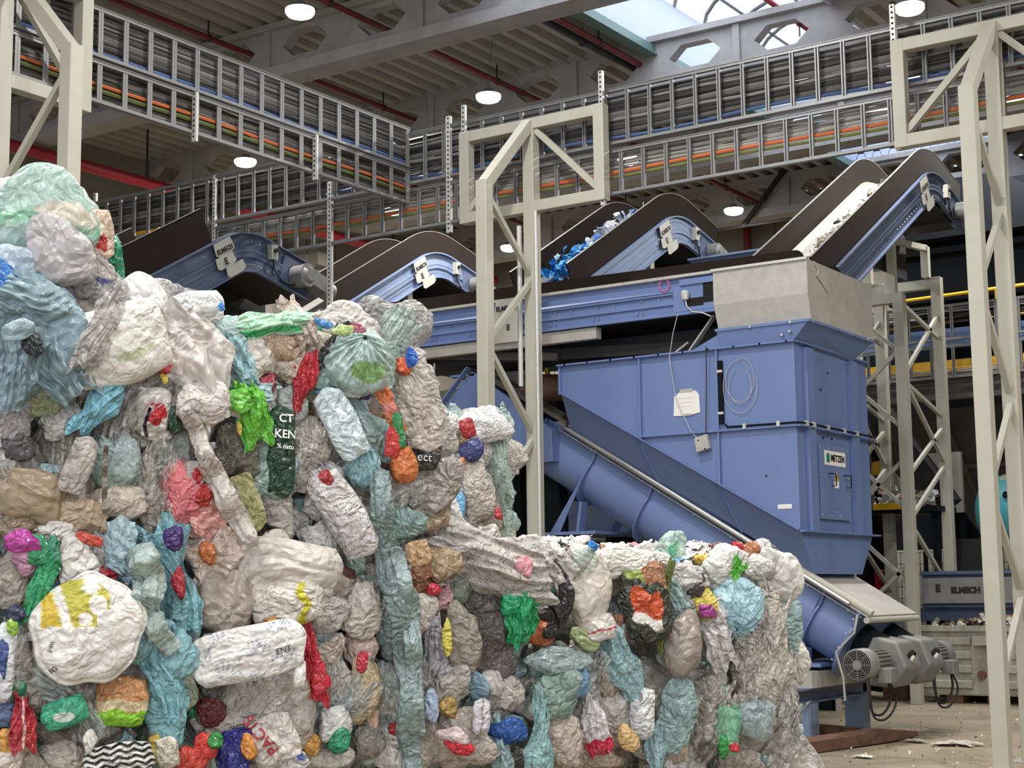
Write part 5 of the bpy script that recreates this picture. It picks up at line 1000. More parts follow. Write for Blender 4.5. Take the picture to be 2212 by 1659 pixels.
# ------------- D: upper left
put('D',
 ('sheet', 130, 980, 170, 220, 8, 'b8b0a6', 'clear hanging film', {'mk': 't', 'folds': 3.2}), ('sheet', 230, 960, 110, 210, -8, 'b3aba3', None, {'mk': 't', 'folds': 2.6}),
 ('bag', 60, 1065, 140, 120, 0, 'a48f73', 'tan bag', {'off': .05, 'mk': 's', 'cr': .5}), ('bag', 245, 1085, 120, 80, 10, 'c9b79f', 'cream bag'), ('bag', 150, 1110, 160, 90, 0, 'b59d83', None),
 ('bag', 100, 855, 140, 80, -5, '8f9a72', 'olive green streaked bag'), ('bag', 125, 1150, 100, 50, 0, 'd8d2cb', None), ('bag', 20, 905, 80, 110, 0, '9a9298', None), ('bag', 30, 960, 80, 60, 20, '59545a', 'dark grey bag'),
 ('sheet', 300, 905, 90, 110, 10, 'c9b6b0', None, {'mk': 't'}), ('bag', 310, 812, 72, 95, 5, '6b625c', 'dark smoky bag', {'mk': 'g'}),
 ('pouch', 333, 885, 70, 100, -8, 'd5c5bf', 'white packet with red print', {'paint': p_multi(p_spot('b3252f', 0, -.2, .7, .5)), 'off': .08}), ('bag', 370, 970, 72, 110, 0, 'aab5b1', 'clear bag', {'mk': 'c'}), ('bag', 262, 1000, 95, 130, 10, '9fb0b0', 'grey blue bag'), ('bag', 225, 1000, 60, 120, 5, '8ba3a1', None),
 ('bag', 395, 1055, 105, 120, 20, 'e2767c', 'pink film bag', {'off': .08}), ('sheet', 445, 1110, 130, 120, -25, 'dfa197', 'pale pink film', {'off': .09}), ('pouch', 442, 1068, 36, 52, -20, 'b5261f', 'red printed packet', {'off': .12}), ('pouch', 420, 1030, 50, 70, 10, 'b8a7a0', None, {'paint': p_spot('b02a34', .2, 0, .4, .5), 'off': .1}),
 ('sheet', 330, 1060, 80, 190, 18, 'c4b39d', None, {'mk': 't', 'folds': 2.5, 'off': .07}), ('bag', 140, 905, 90, 70, 30, 'a9a3a0', None),
 ('sheet', 216, 872, 70, 165, -38, '76b3c6', 'bright pale blue bag', {'off': .12, 'pinch': .2}), ('bag', 352, 792, 42, 32, -20, 'c93b52', 'red plastic piece', {'off': .12, 'mk': 'g'}), ('bag', 356, 818, 16, 28, 10, 'd3b53a', 'yellow piece', {'off': .12}), ('bag', 375, 905, 26, 70, 0, '2f4a38', 'dark green piece', {'off': .1}), ('bag', 330, 935, 60, 40, 0, 'd9cdbf', None), ('bag', 30, 1140, 90, 60, 0, '7d6a55', None),
 ('bag', 400, 900, 90, 90, 0, 'd0c2b6', None), ('bag', 190, 830, 90, 60, 0, 'b7aca2', None), ('pouch', 170, 1005, 60, 130, -20, 'cbbfb4', None, {'off': .1, 'mk': 't'}))
twist([(392, 880, 16), (420, 920, 18), (450, 1000, 20), (490, 1080, 22), (530, 1150, 20), (555, 1180, 8)], 18, 'c2b4a9', BALES['D'][0], 'long twisted clear strip', 'f', .16)
twist([(325, 880, 3), (312, 920, 4), (318, 945, 3)], 4, '2b2729', BALES['D'][0], 'black strand', 'f', .15); twist([(230, 960, 4), (226, 1030, 6), (226, 1110, 4)], 5, '8c8071', BALES['D'][0], None, 'f', .13)
# ------------- E: upper middle
put('E',
 ('bag', 488, 730, 95, 95, 0, 'a9c6c4', 'mint bag', {'mk': 't'}), ('sheet', 512, 795, 110, 140, 15, '93b9c2', 'teal folded bag', {'off': .08}), ('bag', 545, 850, 90, 50, 0, 'a3c3cb', None), ('sheet', 585, 700, 60, 170, -78, 'a5d6b4', 'green and white streaked film', {'off': .1, 'paint': p_strip('3fa868', .35, .8, 0)}),
 ('sheet', 645, 695, 70, 120, 25, 'd8c0aa', 'peach film', {'off': .1}), ('bag', 590, 745, 130, 80, -10, 'b79b83', 'brown crumpled bag'), ('bag', 545, 770, 80, 110, 0, 'cfc2b2', None), ('bag', 620, 790, 110, 80, -15, 'c2ae9b', None), ('sheet', 655, 835, 52, 150, -14, 'b2202d', 'red bag', {'off': .09, 'mk': 'g'}), ('bag', 575, 832, 46, 36, 0, 'a9414d', 'red piece in clear wrap'), ('bag', 625, 795, 40, 34, 0, 'b3242d', None),
 ('bag', 745, 700, 140, 70, -5, 'd3c9bf', 'cream bag'), ('bag', 700, 745, 70, 60, 0, 'c9c0b0', None), ('sheet', 722, 748, 44, 120, -35, '39383a', 'black film', {'off': .1}), ('bag', 775, 716, 34, 34, 0, '9a4a62', 'dark pink scrap', {'off': .14}), ('bag', 745, 714, 44, 26, -10, 'b2c97b', 'lime scrap', {'off': .14}), ('sheet', 842, 750, 90, 180, -22, 'a8bfb8', 'mint film', {'mk': 't', 'off': .08}), ('bag', 700, 700, 40, 20, -20, '4d93d2', 'blue scrap', {'off': .12}),
 ('bag', 890, 772, 26, 42, 10, '2767cf', 'bright blue piece', {'off': .12, 'mk': 'g'}), ('bag', 872, 792, 36, 40, 0, 'd8602b', 'orange piece', {'off': .1}), ('bag', 900, 760, 40, 20, -20, 'd9c9c4', None),
 ('pouch', 908, 880, 100, 190, 12, 'b9ab9b', 'dusty cream flap', {'off': .1, 'thick': .12}), ('bag', 650, 950, 100, 100, 0, 'a89c8e', None), ('bag', 630, 880, 80, 90, 0, '9aa3a0', None), ('sheet', 695, 890, 70, 130, 10, 'b8a691', None),
 ('sheet', 775, 920, 110, 190, 28, '8fa8a6', 'teal film behind pale pouch', {'off': .08}), ('pouch', 738, 915, 76, 165, 28, 'c2d0d6', 'pale blue pouch', {'off': .13, 'thick': .2}), ('bag', 783, 853, 34, 22, 0, '3d3263', 'purple scrap', {'off': .1}), ('pouch', 758, 846, 50, 26, -10, 'd9d3d4', None, {'off': .1}),
 ('bag', 815, 955, 80, 130, 5, '8a6650', 'brown bag', {'off': .05}), ('sheet', 845, 880, 46, 120, 22, 'd9763e', 'orange wrapper', {'off': .14, 'paint': p_strip('e08f83', -.2, .2)}), ('pouch', 862, 930, 24, 80, 10, '2f8a4b', 'green wrapper stripe', {'off': .16}), ('pouch', 850, 955, 36, 70, -8, 'c83333', 'red wrapper panel', {'off': .15}), ('bag', 870, 1005, 62, 80, 5, 'd5722f', 'orange wrapper end', {'off': .14, 'mk': 'g'}),
 ('bag', 505, 965, 90, 110, 0, '6f6b5c', 'smoky clear bottle in film', {'mk': 'g'}), ('bag', 470, 1000, 60, 80, 0, '585348', None), ('bag', 517, 925, 14, 24, 0, 'b9a430', 'yellow cap', {'off': .13}), ('bag', 567, 1015, 96, 140, 0, 'a0bcb7', 'mint bag', {'mk': 't', 'off': .06}),
 ('pouch', 607, 975, 64, 200, 0, '1d4030', 'dark green sack with white lettering', {'off': .1, 'name': 'plastic_sack', 'thick': .3}), ('sheet', 545, 895, 84, 140, 18, '5fb52b', 'lime green bag', {'off': .13, 'mk': 'g', 'folds': 2.3}), ('bag', 520, 865, 60, 50, 20, '62ba2d', 'lime green bag end', {'off': .13, 'mk': 'g'}),
 ('bag', 640, 1020, 90, 90, 0, 'a9a19b', None), ('tied', 785, 1010, 80, 95, 0, '86aeb6', 'teal knotted bag', {'off': .1, 'pin': (0, .8)}), ('pouch', 535, 1085, 60, 130, 20, 'b3b077', 'yellowish clear flap', {'mk': 't', 'off': .1, 'thick': .1}), ('bag', 640, 1120, 90, 90, 0, '4a4440', None, {'off': -.03}), ('bag', 560, 1140, 80, 70, 0, '5c5651', None, {'off': -.02}), ('bag', 600, 1090, 70, 110, 0, 'a39a90', None),  # two deep-set dark bags put a cavity's shade in as colour
 ('pouch', 700, 1060, 70, 130, -20, 'c9c4c4', None, {'paint': p_print}), ('pouch', 742, 1110, 92, 210, 32, 'cbc5c5', 'white printed sack', {'off': .12, 'paint': p_print, 'name': 'plastic_sack'}), ('bag', 700, 1165, 110, 60, -10, 'c6c0bf', None), ('pouch', 705, 1035, 30, 40, 30, 'a8222d', 'red strip', {'off': .12}), ('bag', 720, 960, 60, 80, 0, 'a9a49e', None),
 ('bag', 870, 1135, 90, 90, 10, '7f9c9a', 'teal pouch', {'off': .08}), ('bag', 925, 1050, 100, 150, 0, '9d9287', 'beige bag', {'off': .05}), ('bag', 930, 1115, 90, 80, 0, 'a28d75', None), ('pouch', 912, 985, 80, 60, -8, '35312f', 'black film with white letters', {'off': .09, 'thick': .15}), ('bag', 665, 1000, 60, 60, 0, '8c8a84', None), ('bag', 600, 1040, 40, 60, 0, '24402f', None), ('bag', 690, 820, 60, 90, 10, '8fb0b0', None), ('bag', 900, 940, 60, 60, 0, 'c0b2a2', None), ('sheet', 940, 880, 40, 170, 5, 'b3bcb3', None, {'mk': 't', 'off': .06}))
for o in BALES['E'][0].children:
    if o.get('label', '') == 'dark green sack with white lettering': lettering('CT', M['white_ink'], o, 610, 908, 0, 24, label='white lettering'); lettering('KEN', M['white_ink'], o, 608, 942, -3, 25, label='white lettering'); lettering('% natu', M['white_ink'], o, 608, 968, -4, 14, label='white lettering')
    if o.get('label', '') == 'black film with white letters': lettering('ect', M['white_ink'], o, 910, 990, -5, 26, bold=0, label='white lettering')
twist([(818, 1010, 16), (825, 1090, 22), (830, 1180, 24), (850, 1260, 26), (868, 1340, 22), (878, 1420, 26), (885, 1500, 24), (880, 1580, 22), (895, 1680, 20)], 24, '7b8d8d', BALES['B'][0], 'long grey-teal hanging film', 'f', .15)
twist([(850, 1180, 14), (880, 1290, 20), (893, 1400, 16), (900, 1500, 14), (912, 1590, 8)], 16, '8fa3a2', BALES['B'][0], 'long grey-teal hanging film', 'f', .17)
# ------------- F: far bale
put('F', ('bag', 1040, 920, 110, 80, -10, 'dad8d8', 'white bag', {'off': .1}), ('bag', 970, 915, 46, 50, 0, 'd9d5d0', 'white bag with dark opening'), ('bag', 965, 930, 30, 36, 0, '2b2623', None, {'off': .12}), ('pouch', 1010, 925, 34, 44, 15, 'a8222d', 'red packet', {'off': .18}), ('bag', 1020, 975, 56, 46, 20, '39407a', 'navy bag', {'off': .14}), ('bag', 1000, 950, 50, 34, 0, 'b09a6b', None), ('bag', 1050, 970, 50, 70, 0, 'c9c3c2', None),  # small dark bag puts the shade of a cavity in as colour
 ('sheet', 1085, 1010, 66, 240, 6, 'a9bfb4', 'mint film', {'mk': 't', 'off': .12, 'folds': 3}), ('bag', 1005, 1010, 60, 70, 0, 'c9c2bf', None), ('bag', 1035, 1070, 80, 110, 10, 'b8ab9c', 'cream bag', {'off': .1}), ('bag', 1055, 1110, 70, 110, 0, 'a08f80', None), ('bag', 985, 1100, 38, 80, -5, '67a9d8', 'sky blue bag', {'off': .12}), ('bag', 975, 1060, 46, 60, 0, 'a9c3d2', None), ('bag', 998, 1000, 16, 28, 0, 'd8843a', 'orange scrap', {'off': .14}), ('bag', 970, 1010, 50, 60, 0, '9c9288', None), ('bag', 1075, 1110, 16, 26, 0, 'b8303a', 'red cap', {'off': .24}), ('bag', 960, 970, 40, 40, 0, '9a8258', None), ('bag', 1020, 1140, 60, 50, 0, '8b8178', None), ('bag', 1090, 1140, 40, 70, 0, 'a7b5aa', None), ('bag', 1090, 930, 40, 70, 0, 'bcc7c2', None), ('bag', 1010, 1060, 50, 60, 0, '7f7a66', None))
# ------------- A: lower left
put('A',
 ('bag', 30, 1255, 110, 130, 0, 'ab9e8f', 'beige bag'), ('bag', 40, 1172, 66, 50, -10, 'a8308f', 'magenta bag', {'off': .12, 'mk': 'g'}), ('bag', 52, 1195, 60, 60, -40, 'c98fb0', 'pinkish lilac bag', {'off': .1}), ('bag', 78, 1185, 50, 70, 0, '2e9463', 'green bag', {'off': .12, 'mk': 'g'}), ('bag', 112, 1190, 34, 50, 10, '3f8f73', None, {'off': .12}), ('sheet', 92, 1265, 50, 170, -22, '2f9f68', 'green film', {'off': .12, 'mk': 'g'}), ('bag', 75, 1300, 50, 50, 0, '1f8a4a', None, {'off': .1}),
 ('bag', 162, 1205, 76, 100, 0, 'dad6cf', 'white crumpled bag', {'off': .1}), ('bag', 140, 1150, 70, 70, 0, 'd6d1ca', None), ('sheet', 218, 1205, 70, 110, 0, 'b4aeb2', 'grey lilac film', {'off': .08}), ('pouch', 193, 1165, 60, 24, -18, 'd34a3a', 'red strip', {'off': .12}), ('bag', 228, 1245, 40, 40, 0, 'b02030', 'red scrap', {'off': .08}), ('sheet', 268, 1200, 110, 150, 20, 'a7c5cf', 'pale blue film', {'off': .1}),
 ('bag', 378, 1168, 40, 56, -15, '45306f', 'purple packet', {'off': .16, 'mk': 'g'}), ('sheet', 372, 1240, 120, 240, 18, '80b4be', 'teal bag', {'off': .1}), ('bag', 385, 1255, 30, 60, 0, 'b3293b', 'red scrap in teal film', {'off': .14}), ('bag', 340, 1330, 110, 120, 10, '5f96a1', None), ('bag', 400, 1320, 70, 130, 0, '93b3b3', None, {'mk': 't'}),
 ('sheet', 355, 1450, 110, 210, 8, '7fb4c0', 'teal bag', {'off': .12}), ('bag', 385, 1420, 90, 110, 0, '86bcc6', None, {'off': .12}), ('bag', 365, 1560, 80, 110, 0, '6d9ea6', 'teal bag end', {'off': .1}), ('bag', 300, 1400, 60, 60, 0, '7fb0b8', None, {'off': .12}), ('bag', 400, 1500, 60, 80, 0, 'aecb9f', None),
 ('bag', 60, 1420, 60, 70, 0, 'b8a791', 'beige scrap'), ('pouch', 10, 1430, 46, 170, -3, 'd0d3d8', 'white packet with blue print', {'paint': p_spot('36477a', -.2, .1, .5, .5), 'off': .1}), ('bag', 35, 1325, 34, 42, 0, '2b3050', 'navy piece', {'off': .12}), ('bag', 26, 1352, 26, 36, 0, '93c43b', 'lime scrap', {'off': .12}), ('bag', 75, 1490, 80, 70, 0, '9d9184', None), ('bag', 40, 1490, 36, 40, 0, '3f9d78', None, {'off': .08}),
 ('bag', 90, 1500, 70, 90, 0, '8f8173', None), ('pouch', 140, 1540, 100, 64, 18, '34ab85', 'green leaf shaped wrapper', {'off': .12, 'paint': p_spot('c9d3cb', -.1, -.2, .5, .35)}), ('pouch', 262, 1515, 115, 110, -4, 'c9a06e', 'lime and cream bread bag', {'off': .1, 'paint': p_multi(p_two('c78f5f', '8bcb35', -.35), p_strip('d9c9a2', -.35, .05))}), ('sheet', 50, 1562, 60, 120, 8, 'ab1f2e', 'red wrapper with white stripes', {'off': .12, 'mk': 'g', 'paint': p_strip('d9b9b9', -.1, .12, 0)}),
 ('bag', 245, 1600, 100, 60, 0, '8fb3b7', 'teal bag'), ('pouch', 258, 1640, 150, 70, 5, 'dcd9d6', 'black and white chevron bag', {'off': .13, 'paint': p_zebra, 'thick': .25}), ('bag', 165, 1585, 150, 80, 0, '6a5e54', 'dark smoky bag'), ('bag', 130, 1630, 120, 70, 0, 'b3a696', None), ('bag', 192, 1598, 30, 40, -20, 'd9d4cc', None, {'off': .12}), ('sheet', 333, 1590, 30, 130, -15, 'a1603c', 'brown strip', {'off': .1}), ('pouch', 362, 1625, 50, 70, 10, 'd5cfae', 'cream packet', {'off': .12, 'paint': p_print}), ('bag', 330, 1620, 30, 60, 0, 'd0b148', 'yellow scrap', {'off': .1}), ('bag', 20, 1640, 70, 60, 0, 'd9c7b2', None), ('bag', 15, 1600, 40, 60, 0, 'd59a3a', None), ('bag', 60, 1640, 60, 50, 0, 'a09283', None), ('bag', 420, 1640, 60, 60, 10, 'c93a2b', 'red and orange packet', {'off': .12}), ('bag', 20, 1550, 50, 60, 0, '55658a', None), ('bag', 215, 1480, 50, 60, 0, 'a79a8d', None))
o = item('round', 190, 1360, 235, 250, 0, 'e0dbd4', 'p', .14, BALES['A'][0], 'large round white sack with yellow print', P0, p_logo)
lettering('pan', M['ink'], o, 97, 1395, 70, 16, bold=0); lettering('IG', M['ink'], o, 105, 1445, 40, 16, bold=0)
twist([(300, 1175, 26), (325, 1250, 30), (315, 1320, 26), (345, 1370, 24), (380, 1410, 20)], 26, 'a0b2ae', BALES['A'][0], 'grey-green hanging film', 'f', .17)
# ------------- B: lower middle
put('B',
 ('sheet', 475, 1195, 170, 130, -10, 'd9bcaa', 'peach film', {'off': .08}), ('bag', 448, 1193, 42, 52, 20, 'b5642f', 'orange brown scrap', {'off': .15}), ('bag', 480, 1300, 130, 150, 0, 'b9a693', 'dusty beige bag', {'off': .06, 'mk': 's', 'cr': .5}), ('pouch', 625, 1225, 230, 120, -8, 'd3c8ba', 'large cream bag', {'off': .12, 'mk': 's'}), ('bag', 570, 1220, 130, 110, 0, 'cfc2b2', None, {'off': .09}), ('pouch', 622, 1300, 160, 110, 10, 'd6cbbd', 'cream bag with yellow strip', {'off': .13, 'paint': p_strip('c9bf3a', .25, .48, 0, .1)}), ('bag', 700, 1180, 90, 60, 0, '8d7f7d', None), ('bag', 720, 1260, 80, 80, 0, 'b9a89d', None), ('bag', 735, 1240, 60, 40, 0, '5d3438', 'dark red scrap'),
 ('bag', 700, 1325, 90, 80, 0, 'b9b3ad', 'grey bag', {'off': .08}), ('bag', 680, 1375, 80, 50, 0, '7f8e91', None), ('bag', 700, 1410, 70, 80, 0, 'bda992', None), ('bag', 590, 1352, 36, 46, 0, 'e0932b', 'orange yellow packet', {'off': .14}), ('sheet', 672, 1430, 60, 180, 14, 'b91f35', 'red bag', {'off': .14, 'mk': 'g'}), ('bag', 690, 1470, 46, 70, 10, 'c4203a', None, {'off': .15, 'mk': 'g'}),
 ('bag', 785, 1320, 90, 120, 0, 'cbbfb2', 'cream crumpled bag', {'off': .08}), ('bag', 785, 1400, 70, 110, 0, 'c9a79c', None), ('bag', 782, 1425, 28, 44, -20, 'c23044', 'red ribbon scrap', {'off': .13}), ('bag', 790, 1485, 76, 140, 0, 'bba888', 'tan bag', {'off': .08}), ('bag', 835, 1360, 60, 90, 0, '7f9396', None), ('bag', 720, 1480, 80, 110, 10, 'b3a292', None), ('bag', 725, 1560, 80, 76, 20, 'cfcfce', 'silver bag', {'off': .1, 'mk': 'g'}), ('bag', 735, 1605, 50, 50, 0, '1f9068', 'green packet', {'off': .12, 'mk': 'g'}), ('bag', 668, 1603, 46, 50, 0, 'b98430', 'amber bag', {'off': .12, 'mk': 'g'}), ('bag', 700, 1635, 110, 60, 0, 'c0b6a9', None), ('bag', 625, 1640, 80, 60, 0, 'd3d0ca', 'white packet with blue corner', {'paint': p_spot('2a4fa8', .5, .2, .35, .4), 'off': .1}),
 ('bag', 790, 1600, 70, 90, 0, '8b8379', None), ('bag', 805, 1560, 30, 60, 0, 'd6b09a', None), ('bag', 465, 1603, 34, 30, 0, '2b8a3f', 'green cap', {'off': .15, 'mk': 'g'}), ('bag', 512, 1618, 80, 100, 10, '29297c', 'navy wrapper', {'off': .11, 'mk': 'g'}), ('bag', 537, 1610, 30, 60, 10, 'dd8f35', 'orange patch of wrapper', {'off': .15}), ('bag', 445, 1615, 50, 70, -20, 'cf342a', 'red wrapper', {'off': .12}), ('bag', 460, 1540, 60, 60, 0, '6b2a30', 'dark red scrap'), ('bag', 480, 1560, 80, 80, 0, '9e9182', None), ('pouch', 575, 1520, 190, 250, -25, 'aea498', 'dusty sack lining', {'off': .07, 'name': 'plastic_sack', 'thick': .3}), ('bag', 620, 1560, 110, 150, -15, 'b8aca0', None, {'off': .1, 'mk': 't'}),
 ('bag', 440, 1400, 40, 60, 0, 'a9c6c0', None), ('pouch', 590, 1600, 110, 110, 20, 'cfc3ba', 'cream sack with red lettering', {'off': .14, 'name': 'plastic_sack', 'thick': .2}))
o = item('pouch', 540, 1410, 250, 120, 12, 'dcd9d5', 'p', .17, BALES['B'][0], 'white sack with grey floral print', P0, p_floral, name='plastic_sack', thick=.25); lettering('ENT', M['ink'], o, 592, 1402, 15, 18, bold=0)
item('pouch', 648, 1455, 26, 56, -5, 'e3dfd8', 'p', .2, BALES['B'][0], 'white paper label', P0)
for o in BALES['B'][0].children:
    if o.get('label', '') == 'cream sack with red lettering': lettering('PACTS', M['red_ink'], o, 565, 1588, 130, 34, off=.16, label='red lettering')
# ------------- C: lower right
put('C',
 ('sheet', 1060, 1220, 150, 290, 68, 'b3aaa1', 'big grey clear film', {'off': .12, 'folds': 1.7}), ('sheet', 1150, 1225, 130, 170, 55, 'bdb3aa', None, {'off': .12, 'mk': 't'}), ('bag', 1130, 1220, 40, 40, 0, 'd08a94', 'pink scrap', {'off': .17}), ('pouch', 903, 1195, 56, 56, 15, 'c9a275', 'brown paper piece', {'off': .12, 'thick': .15}), ('bag', 900, 1235, 56, 50, 0, '8f5f42', 'brown piece', {'off': .1}), ('bag', 952, 1225, 66, 76, 10, 'a48b6c', 'tan bag', {'off': .1}), ('bag', 935, 1273, 30, 28, 0, 'c0243a', 'red cap', {'off': .12, 'mk': 'g'}), ('bag', 905, 1265, 60, 50, 0, 'b9885f', None), ('bag', 990, 1275, 60, 60, 0, '7f8a7c', None), ('bag', 965, 1290, 30, 60, 0, 'b98a90', None),
 ('bag', 900, 1330, 66, 90, 0, 'c3b8ab', 'cream bag', {'off': .1}), ('sheet', 938, 1395, 60, 150, 5, 'b7b5bf', 'lilac clear film', {'mk': 't', 'off': .11}), ('bag', 965, 1385, 20, 76, 5, 'cfc43c', 'yellow handle', {'off': .14}), ('bag', 1002, 1390, 84, 130, 0, 'ab9d8a', 'tan clear bag', {'off': .1, 'mk': 't'}), ('bag', 1060, 1360, 110, 130, 0, '57504e', 'dark grey film'), ('bag', 1075, 1430, 90, 90, 0, '6b6364', None), ('bag', 1050, 1300, 110, 60, 0, '5a5350', None),
 ('sheet', 1135, 1325, 90, 140, -8, '12985b', 'green bag', {'off': .15, 'mk': 'g', 'pinch': -.25}), ('bag', 1110, 1300, 60, 50, 0, '14a065', None, {'off': .13, 'mk': 'g'}), ('bag', 1208, 1295, 60, 100, 10, '262528', 'black bag', {'off': .14, 'mk': 'g'}), ('bag', 1200, 1360, 50, 40, 0, '353335', None, {'off': .08}), ('bag', 1270, 1275, 120, 170, 0, 'd3c6b6', 'cream clear bag', {'off': .1, 'mk': 's', 'cr': .6}), ('bag', 1350, 1215, 140, 66, -5, 'e0dacf', 'white bag', {'off': .1}), ('bag', 1265, 1215, 60, 60, 0, 'cbcfb9', None, {'off': .12}),
 ('pouch', 1395, 1300, 110, 175, 8, '35382a', 'food pack with an orange panel', {'off': .14, 'paint': p_food, 'thick': .25}), ('sheet', 1435, 1310, 34, 190, -6, '6f7a3a', 'green-yellow film edge', {'off': .13}), ('pouch', 1297, 1355, 70, 60, 10, 'd8d0c4', 'white packet with red line', {'off': .13, 'paint': p_strip('b03a40', -.3, -.15)}), ('bag', 1270, 1375, 70, 60, 0, 'a9b97f', None, {'off': .1}), ('bag', 1330, 1360, 60, 70, 0, '9c6d52', None), ('bag', 1480, 1245, 110, 60, -10, 'bab7b5', 'grey-white bag', {'off': .1}), ('bag', 1505, 1260, 40, 56, -30, '4a4547', 'dark scrap', {'off': .12}), ('bag', 1425, 1215, 60, 50, 0, 'd4cbc0', None),
 ('bag', 1472, 1400, 100, 130, 0, 'a08f80', 'round dusty beige bag', {'off': .14, 'thick': .7, 'cr': .4, 'mk': 's'}), ('sheet', 1468, 1290, 80, 130, 20, '9fb9b9', 'pale teal film', {'mk': 't', 'off': .1}), ('sheet', 1348, 1430, 80, 170, 25, '8db2b6', 'teal film', {'off': .12}), ('bag', 1528, 1308, 54, 66, 20, 'd3c24a', 'yellow rim', {'off': .13}), ('bag', 1528, 1322, 34, 30, 0, 'a63a8c', 'magenta patch', {'off': .17}), ('tied', 1592, 1310, 120, 130, 0, '9cc2ce', 'pale blue bag', {'off': .14, 'pin': (-.1, -.8), 'k': 14}), ('bag', 1560, 1225, 100, 80, 20, 'd6d5cd', 'white bag with lime print', {'off': .11, 'paint': p_spot('4fae35', .45, -.4, .3, .6)}), ('sheet', 1592, 1250, 30, 76, -25, '58b53a', 'lime streak', {'off': .16}), ('bag', 1685, 1250, 96, 120, -8, 'd1cdc5', 'white sack', {'off': .04, 'mk': 's', 'cr': .4}), ('bag', 1640, 1230, 60, 60, 0, 'c5c1b9', None, {'off': .06}),
 ('sheet', 1558, 1370, 84, 150, 8, 'c9c3c3', 'grey-white film', {'off': .15}), ('sheet', 1655, 1420, 120, 290, -14, 'bbb0a1', 'long dusty film', {'off': .12, 'folds': 1.8}), ('bag', 1705, 1340, 66, 110, 0, '9dbcbc', 'mint film', {'mk': 't', 'off': .06}), ('bag', 1728, 1430, 50, 90, 0, 'd3c7b2', 'cream bag', {'off': .03}), ('sheet', 1700, 1470, 60, 200, -5, 'bdb5a9', None, {'off': .06}), ('bag', 1610, 1450, 70, 110, 0, '9a9186', None),
 ('bag', 1200, 1430, 110, 80, 0, 'a6bab9', 'pale mint bag', {'off': .1, 'mk': 't'}), ('bag', 1195, 1500, 110, 110, 0, '98b5ab', 'mint bag', {'off': .1, 'mk': 't'}), ('bag', 1085, 1500, 80, 100, 0, 'b3a59a', None), ('bag', 1060, 1470, 60, 60, 0, 'c6c0bd', None), ('sheet', 1168, 1590, 60, 190, -8, '8fb7b8', 'teal film', {'off': .12}), ('bag', 1105, 1580, 80, 60, 5, '1f4f98', 'blue bag', {'off': .12, 'mk': 'g'}), ('sheet', 1080, 1610, 50, 150, 10, '93aeb0', None, {'off': .1}), ('bag', 1120, 1635, 60, 50, 0, '4a4645', None),
 ('sheet', 1290, 1565, 64, 120, 6, 'cbc2c6', 'white and red bag', {'off': .14, 'paint': p_strip('c22f48', -1, -.55)}), ('bag', 1292, 1610, 60, 42, 0, 'c22744', 'red bag', {'off': .12, 'mk': 'g'}), ('bag', 1320, 1540, 110, 110, 0, 'bdb2a8', None), ('bag', 1360, 1598, 34, 70, 25, 'caa36a', 'gold strip', {'off': .14}), ('pouch', 1388, 1540, 56, 110, -4, 'cdd0d2', 'white packet', {'off': .13, 'paint': p_spot('b35a4a', -.3, .6, .16, .2)}), ('bag', 1465, 1530, 90, 150, 0, '95b4b4', 'mint bag', {'off': .12, 'mk': 't'}), ('sheet', 1420, 1620, 60, 130, 0, '92b3bb', 'teal film', {'off': .1}), ('bag', 1460, 1615, 50, 70, 0, 'c9a782', None), ('bag', 1220, 1600, 100, 110, 0, 'b9a892', 'beige bag', {'off': .08}), ('bag', 1290, 1640, 100, 50, 0, 'a7957f', None),
 ('bag', 1568, 1575, 52, 100, 0, '7cc59a', 'green clear bottle', {'off': .13, 'mk': 'c'}), ('bag', 1562, 1610, 24, 40, -20, '22913f', 'green packet', {'off': .15}), ('bag', 1622, 1552, 84, 84, 0, 'a9bcc0', 'clear blueish bag', {'off': .12, 'mk': 'c'}), ('bag', 1618, 1540, 50, 50, 0, 'b9a68a', None), ('bag', 1586, 1614, 22, 20, 0, 'c3222e', 'red cap', {'off': .16, 'mk': 'g'}), ('sheet', 1690, 1600, 110, 180, -18, 'bbb7ae', 'clear dusty film', {'off': .05, 'mk': 't', 'folds': 2.8}), ('bag', 1520, 1540, 80, 120, 0, '8d8278', None), ('bag', 1600, 1640, 90, 60, 0, 'a29687', None),
 ('bag', 985, 1595, 150, 120, 0, 'b3a393', 'beige wrap', {'off': .06}), ('bag', 985, 1588, 60, 36, -15, 'd9b8bb', 'white and pink bag', {'off': .15}), ('bag', 995, 1612, 66, 40, -15, 'd01f36', 'red bag', {'off': .15, 'mk': 'g'}), ('pouch', 1040, 1548, 40, 76, -4, 'cbc8cc', 'white striped packet', {'off': .13, 'paint': p_strip('8d8a92', -.1, .1, 0)}), ('bag', 970, 1530, 40, 40, 0, 'a5853a', 'amber bag', {'off': .13}), ('bag', 930, 1530, 44, 66, 0, 'a3b6d3', 'pale blue bag', {'off': .12}), ('bag', 970, 1485, 90, 90, 0, 'b9b0a6', None, {'mk': 't', 'off': .1}), ('bag', 1025, 1480, 50, 60, 0, '7fa0b4', None), ('bag', 920, 1600, 60, 110, 0, 'aca08f', None), ('bag', 1255, 1400, 60, 60, 0, 'b3a999', None), ('bag', 1255, 1470, 40, 70, 0, '6f9ec3', 'blue and white packet', {'off': .12}), ('bag', 1310, 1460, 60, 100, 0, 'b09c87', None))
